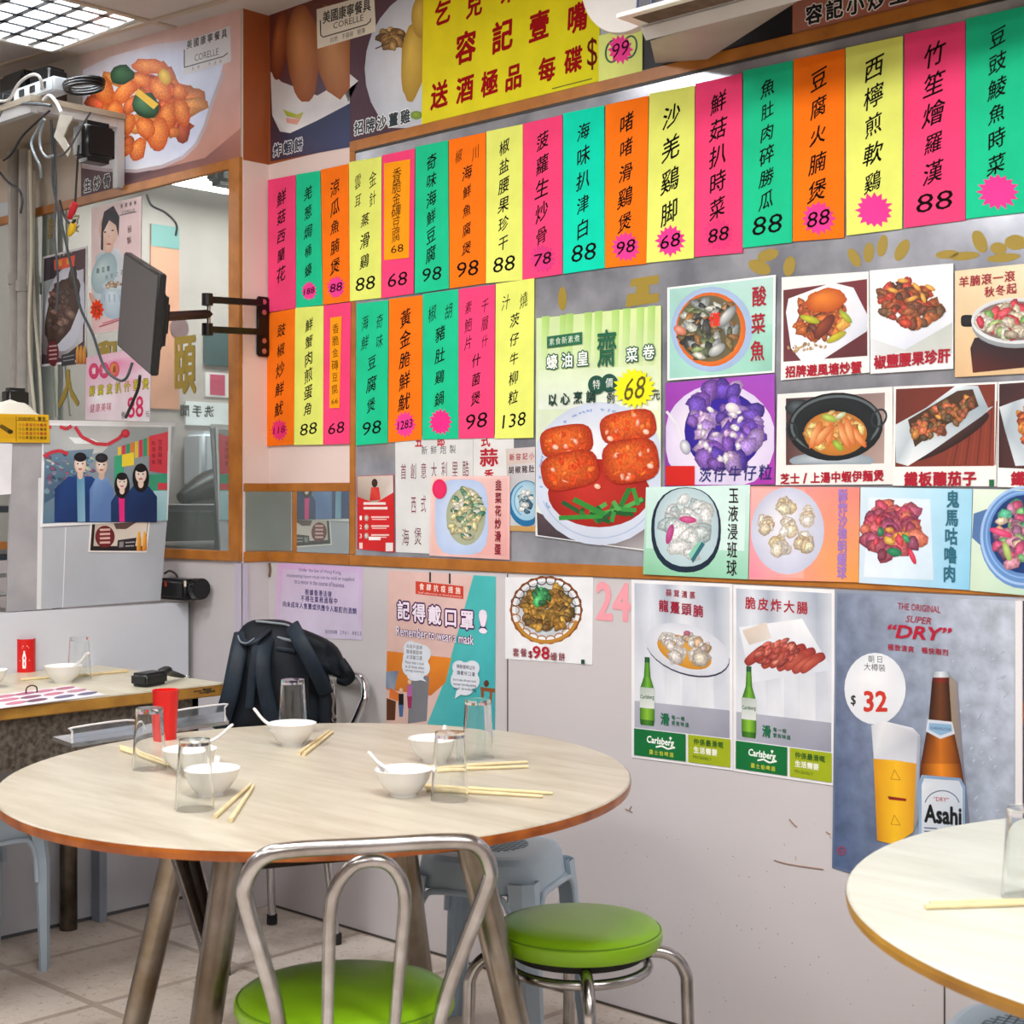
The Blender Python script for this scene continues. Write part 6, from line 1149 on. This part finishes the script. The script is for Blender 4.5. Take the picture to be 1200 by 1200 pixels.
# the rectangular table's things
Z2 = .78
pc = on_z(30, 787, Z2); c = cup('red plastic cup with a white bottle print on the rectangular table', pc, .098, .0285, .0285)
m = MB().mat(M('white_print', 'f4ecec', .4)); r = .0289; to = (CAM - pc); a0 = math.atan2(to.y, to.x)
def cyl(u, z): a = a0 + u / r; return (r * math.cos(a), r * math.sin(a), z)
prof = [(.0, .0045), (.014, .0055), (.024, .0048), (.032, .0058), (.04, .0042), (.047, .0022), (.052, .0022)]
for (z0, w0), (z1, w1) in zip(prof, prof[1:]): m.face([cyl(-.004 - w0, z0 + .012), cyl(-.004 + w0, z0 + .012), cyl(-.004 + w1, z1 + .012), cyl(-.004 - w1, z1 + .012)])
m.face([cyl(-.010, .072), cyl(.010, .072), cyl(.010, .074), cyl(-.010, .074)]); m.face([cyl(-.008, .077), cyl(.006, .077), cyl(.006, .079), cyl(-.008, .079)]); m.face([cyl(-.018, .034), cyl(.012, .034), cyl(.012, .037), cyl(-.018, .037)])
m.build('bottle_print', c)
bowl('white rice bowl with a spoon on the rectangular table', on_z(74, 800, Z2), .98); q = on_z(74, 800, Z2)
spoon('white spoon leaning right in the bowl on the rectangular table', at_depth(103.5, 765, depth(q)), on_z(88, 780, Z2 + .042), q)
bowl('white rice bowl cut by the left picture edge on the rectangular table', on_z(-15, 806, Z2), .98); spoon('white spoon at the left picture edge on the rectangular table', at_depth(8, 784, depth(on_z(-15, 806, Z2))), on_z(-10, 790, Z2 + .042), q)
glass('upturned glass behind the bowl on the rectangular table', on_z(93, 795, Z2), .118, .0335, .027)
chopstick('chopstick behind the bowl on the rectangular table', on_z(24, 798, Z2), on_z(150, 788, Z2), 'chopsticks on the rectangular table'); chopstick('second chopstick behind the glass on the rectangular table', on_z(70, 797, Z2), on_z(151, 786, Z2), 'chopsticks on the rectangular table')
# printed menu sheet lying on the table
t = MB().mat(PRINT); zz = Z2 + .0012; Q = [on_z(x, y, zz) for x, y in ((-60, 822), (82, 803), (124, 814), (-60, 838))]; cw = lin('eae4ee')
t.face(Q, [cw] * 4); t.face([q_ - Vector((0, 0, .001)) for q_ in Q][::-1], [cw] * 4); org = sum(Q, Vector()) / 4
R = random.Random(9)
for i in range(6):
    for j in range(3):
        u, v = (i + .5 + R.uniform(-.1, .1)) / 6, (j + .6) / 3.4; P = Q[0].lerp(Q[1], u).lerp(Q[3].lerp(Q[2], u), v); ex = (Q[1] - Q[0]).normalized() * .035; ey = (Q[3] - Q[0]).normalized() * .028; col = lin(R.choice(['7a5068', '9a5870', '5a5878', 'a87488', '6a4860', 'b06a80'])); hi = tuple(min(1, z_ * 1.6) for z_ in col)
        pts = [P + ex * math.cos(2 * PI * k / 16) + ey * math.sin(2 * PI * k / 16) + Vector((0, 0, .0003)) for k in range(16)]
        for k in range(16): t.face([pts[k], pts[(k + 1) % 16], P + Vector((0, 0, .0003))], [col, col, hi])
tag(t.build('menu_sheet', loc=org), 'printed menu sheet with dish pictures on the rectangular table', 'menu')
m = MB().mat(M('cable_black', '17191d')); c = on_z(37, 812, Z2 + .002); m.tube([c + Vector((0, -.016, 0)), c + Vector((0, -.014, .014)), c + Vector((0, 0, .02)), c + Vector((0, .014, .014)), c + Vector((0, .016, 0))], .0018, smooth=4); tag(m.build('wire_ring', loc=c), 'thin dark wire ring standing on the printed menu sheet', 'ring')
# black camera pouch
c = on_z(183, 802, Z2); t = thing('camera_pouch', 'black pouch with a strap on the corner of the rectangular table', 'pouch', c); lea = M('black_leather', '1c1f22', .4, noise=.2, scale=30.)
ax = Matrix.Rotation(math.atan2((on_z(200, 799, Z2) - c).y, (on_z(200, 799, Z2) - c).x), 3, 'Z')
m = MB().mat(lea); m.box(c + Vector((0, 0, .02)) - ax @ Vector((.03, 0, 0)), (.095, .06, .036), ax, bev=.008); m.build('body', t, loc=c)
m = MB().mat(lea); m.tube([c + ax @ Vector((x, y, z_)) for x, y, z_ in ((.015, 0, .03), (.03, -.01, .036), (.05, 0, .03), (.08, .01, .022), (.11, .012, .014), (.135, .008, .007))], [.016, .018, .014, .012, .010, .006], n=10, smooth=3, flat=.7); m.build('strap', t, loc=c)
m = MB().mat(chrome); p = c + ax @ Vector((.145, .006, .006)); m.tube([p + Vector((.008 * math.cos(k * PI / 6), .008 * math.sin(k * PI / 6), 0)) for k in range(12)], .0018, n=6, closed=True); m.build('ring', t, loc=c)
# clear acrylic tray with bent wire ends
c = T(165, 860); t = thing('acrylic_tray', 'clear acrylic rack with bent white ends at the back of the large round table', 'rack', c)
A, B, Cc, D = T(62, 868, TZ), T(262, 838, TZ), T(268, 849, TZ), T(84, 876, TZ)
ac3 = M('clear_acrylic', 'd0d8e0', .08, **{'Transmission Weight': .92, 'IOR': 1.25}); m = MB().mat(ac3); up = Vector((0, 0, .009)); m.hexa(A, B, Cc, D, A + up, B + up, Cc + up, D + up); m.build('base', t, loc=c)
w2 = M('white_wire', 'dcdcdc', .4)
def pt(f, g=.5): return A.lerp(B, f).lerp(D.lerp(Cc, f), g) + up
for f0, f1, f2, f3, hgt in ((.055, .06, .37, .44, .024), (.62, .66, .985, .99, .03)):
    m = MB().mat(w2); m.tube([pt(f0), pt(f0) + Vector((0, 0, hgt * .7)), pt(f1) + Vector((0, 0, hgt)), pt(f2) + Vector((0, 0, hgt)), pt(f3) + Vector((0, 0, hgt * .5 if f3 < .9 else hgt * .7)), pt(f3 + (.02 if f3 < .9 else 0))], .0024, n=8, smooth=3); m.build('wire_end', t, loc=c)
    m = MB().mat(ac3); P = [pt(f0), pt(f3), pt(f2) + Vector((0, 0, hgt)), pt(f1) + Vector((0, 0, hgt))]; o_ = (pt(.5, .55) - pt(.5)); m.hexa(*[p - o_ * .2 for p in P], *[p + o_ * .2 for p in P]); m.build('side_plate', t, loc=c)
# ================================================================ BACKPACK
nyl = M('navy_nylon', '101923', .62, color2='0a1018', scale=14., bump=.2, spec=.25); nyl2 = M('navy_strap', '1c2a38', .55, color2='141e2a', scale=20., spec=.3); lin_ = M('grey_piping', '7a848e', .4)
BC = Vector((.39, -.345, .466)); t = thing('backpack', 'dark navy backpack with hanging straps on the chair by the back wall', 'backpack', BC)
bx = RGT; by = FWD   # build it facing the dining room
def bp_(px, py, d): return at_depth(px, py, d)
dp = depth(BC)
m = MB().mat(nyl)
rows = [(862, 255, 394, .27, .15), (835, 259, 392, .27, .15), (805, 266, 388, .26, .15), (775, 272, 380, .24, .14), (752, 276, 368, .20, .12), (737, 281, 354, .16, .09), (728, 290, 338, .11, .055), (726, 300, 326, .05, .03)]
vs = []; n = 24
for (py, xl, xr, dd, ds) in rows:
    ce = bp_((xl + xr) / 2, py, dp); hw = (xr - xl) / 2 / F * dp
    for k in range(n):
        a = 2 * PI * k / n; c_, s_ = math.cos(a), math.sin(a); e = (abs(c_) ** 3.4 + abs(s_) ** 3.4) ** (-1 / 3.4); vs.append(ce + bx * (hw * c_ * e) + by * (ds * .72 * s_ * e))
fs = [(i * n + k, i * n + (k + 1) % n, (i + 1) * n + (k + 1) % n, (i + 1) * n + k) for i in range(len(rows) - 1) for k in range(n)] + [tuple(range(n))[::-1], tuple((len(rows) - 1) * n + k for k in range(n))]
m.mesh(vs, fs, smooth=True); m.build('main_body', t, loc=BC, subsurf=1)
fd = dp - .112
def strap(name, pts, w, fl=.28, mt=nyl2, r=None, lb=None):
    m = MB().mat(mt); m.tube([bp_(x, y, fd + o) for x, y, o in pts], r or w, n=12, smooth=5, flat=fl, upv=(-by.x, -by.y, 0)); o = m.build(name, t, loc=BC)
    if lb: part(o, lb)
    return o
strap('shoulder_strap', [(318, 741, .07), (312, 752, .02), (308, 775, -.02), (310, 805, -.03), (320, 845, -.02), (330, 868, 0)], .021)
strap('shoulder_strap', [(284, 742, .07), (280, 760, .03), (275, 785, .0), (269, 815, -.01), (262, 838, .0), (258, 855, .02)], .024)
strap('carry_handle', [(283, 742, .06), (286, 752, .02), (296, 752, .0), (306, 746, .01), (315, 738, .05)], .010, .5)
strap('piping', [(279, 745, .05), (282, 752, .02), (290, 753.5, .0), (298, 748, .0)], .0025, 1., lin_, lb='pale grey piping loop')
strap('piping', [(300, 728, .07), (320, 730, .06), (338, 733, .06), (346, 742, .05), (348, 755, .03)], .0035, 1., lin_, lb='pale grey piping along the lid')
strap('webbing', [(300, 756, -.0), (296, 790, -.015), (292, 830, -.01)], .012, .2); strap('webbing', [(324, 760, .02), (345, 763, .02)], .006, .4); strap('webbing', [(325, 747, .04), (346, 752, .03)], .004, .5, lin_)
m = MB().mat(nyl); m.box(bp_(344, 812, fd + .06), (.16, .10, .17), Matrix.Rotation(math.atan2(RGT.y, RGT.x), 3, 'Z'), bev=.03); m.build('front_pocket', t, loc=BC)
# flap / second bag draped to the right
m = MB().mat(nyl); L = [(338, 731), (352, 736), (368, 742), (384, 749), (397, 758), (402, 771), (410, 785), (409, 796), (402, 800), (394, 793), (384, 790), (372, 791), (360, 784), (348, 770)]
cx_, cy_ = sum(q[0] for q in L) / 14, sum(q[1] for q in L) / 14; vs = []
for o_, k_ in ((-.115, .35), (-.11, .8), (-.085, 1.0), (.0, 1.02), (.07, .9), (.09, .5)): vs += [bp_(cx_ + (x - cx_) * k_, cy_ + (y - cy_) * k_, dp + o_ + (.02 if x > 395 else 0)) for x, y in L]
m.mesh(vs, [(r * 14 + k, r * 14 + (k + 1) % 14, (r + 1) * 14 + (k + 1) % 14, (r + 1) * 14 + k) for r in range(5) for k in range(14)] + [tuple(range(14))[::-1], tuple(range(70, 84))], smooth=True); m.build('side_flap', t, loc=BC, subsurf=1)
strap('shoulder_strap', [(342, 733, .0), (352, 752, -.05), (364, 775, -.06), (374, 795, -.04), (382, 812, 0)], .022, .25)
strap('buckle_strap', [(400, 775, .02), (407, 785, .0), (411, 794, .01), (404, 800, .02), (396, 798, .03)], .013, .5, nyl)
m = MB().mat(chrome); m.tube([bp_(376, 793, fd + .02), bp_(380, 797, fd + .02), bp_(377, 800, fd + .02), bp_(373, 796, fd + .02)], .002, closed=True); m.build('buckle', t, loc=BC)
m = MB().mat(nyl); m.tube([bp_(380, 806, dp - .08), bp_(383, 825, dp - .08), bp_(384, 850, dp - .08)], [.02, .026, .024], n=14, smooth=3); m.build('side_pocket', t, loc=BC)
m = MB().mat(M('key_metal', '8a8078', .3, .9)); m.tube([bp_(389, 812, dp - .12), bp_(391, 822, dp - .12), bp_(390, 832, dp - .12), bp_(392, 842, dp - .12)], .004, smooth=3); m.tube([bp_(392, 842, dp - .12) + Vector((.01 * math.cos(k * PI / 6), 0, .01 * math.sin(k * PI / 6))) for k in range(12)], .002, closed=True); part(m.build('key_ring', t, loc=BC), 'dangling metal key ring')
# ================================================================ WALL APPLIANCE ABOVE THE MIRROR (tray and wedge bracket)
en = M('grey_enamel', 'c8c4c0', .4, noise=.1, scale=8.); rus = M('rust_streak', '6a5444', .8, noise=.4, scale=40.)
ya, yb = -.30, -.40
lo = on_y(757, 47.5, ya); lip = on_y(722, 18, yb)
XL, XR = lo.x, 3.4; c = Vector((lo.x + .4, -.2, lo.z)); t = thing('wall_appliance', 'pale metal wall appliance with a dark open grille at the top of the picture', 'appliance', c)
m = MB().mat(en); zl, zb = lip.z, lo.z
m.hexa((XL, ya, zb), (XR, ya, zb), (XR, -.02, zb + .34), (XL, -.02, zb + .34), (XL, ya - .02, zl - .012), (XR, ya - .02, zl - .012), (XR, -.02, zl + .48), (XL, -.02, zl + .48)); m.build('housing', t, loc=c)
m = MB().mat(M('white_enamel')); m.box2((lip.x, yb, zl - .006), (XR, ya, zl + .004), bev=.001); part(m.build('tray_lip', t, loc=c), 'white front lip')
m = MB().mat(rus); a, b = on_y(738, 24, ya - .0215), on_y(800, 4, ya - .0215)
vs = [on_y(x, y, ya - .0225 + (.004 if y > 22 else 0)) for x, y in ((737, 22), (760, 15), (800, 4), (838, -6), (838, -3), (800, 8), (770, 19), (748, 27), (741, 27))]; m.face(vs); m.box2((lip.x + .03, yb + .02, zl - .0068), (lip.x + .55, ya - .022, zl - .0062)); part(m.build('rust_stain', t, loc=c), 'brown rust stain')
m = MB().mat(M('grille_dark', '1c2436', .4)); m.box2((lip.x + .03, ya - .06, zl + .004), (XR, ya - .045, zl + .3)); m.mat(M('grille_blue', '3a4c74', .3))
for k in range(14): x = lip.x + .05 + k * .04; m.tube([(x, yb + .012, zl + .004), (x, yb + .025, zl + .3)], .003, n=6)
part(m.build('grille', t, loc=c), 'dark grille with thin bars')
m = MB().mat(en); cc = on_y(738, -32, -.30); r = (cc - on_y(738, 38, -.30)).length; m.lathe([(0, -.012), (r, -.012), (r + .003, 0), (r, .012), (0, .012)], cc, n=64, axis=Matrix.Rotation(PI / 2, 3, 'X')); m.build('end_disc', t, loc=c)
m = MB().mat(M('wedge_grey', 'b0aaa8', .5, noise=.15, scale=10.)); P = [on_y(762, 48, ya + .02), on_y(829, 69.5, -.012), on_y(940, -2, -.10), on_y(900, -2, ya + .02)]; Q = [on_y(768, 74, -.012), P[1]]
m.mesh([P[0], Q[0], P[1], P[2], P[3]], [(0, 1, 2), (0, 2, 3), (0, 3, 4), (0, 4, 3, 1)]); m.build('wedge_bracket', t, loc=c)
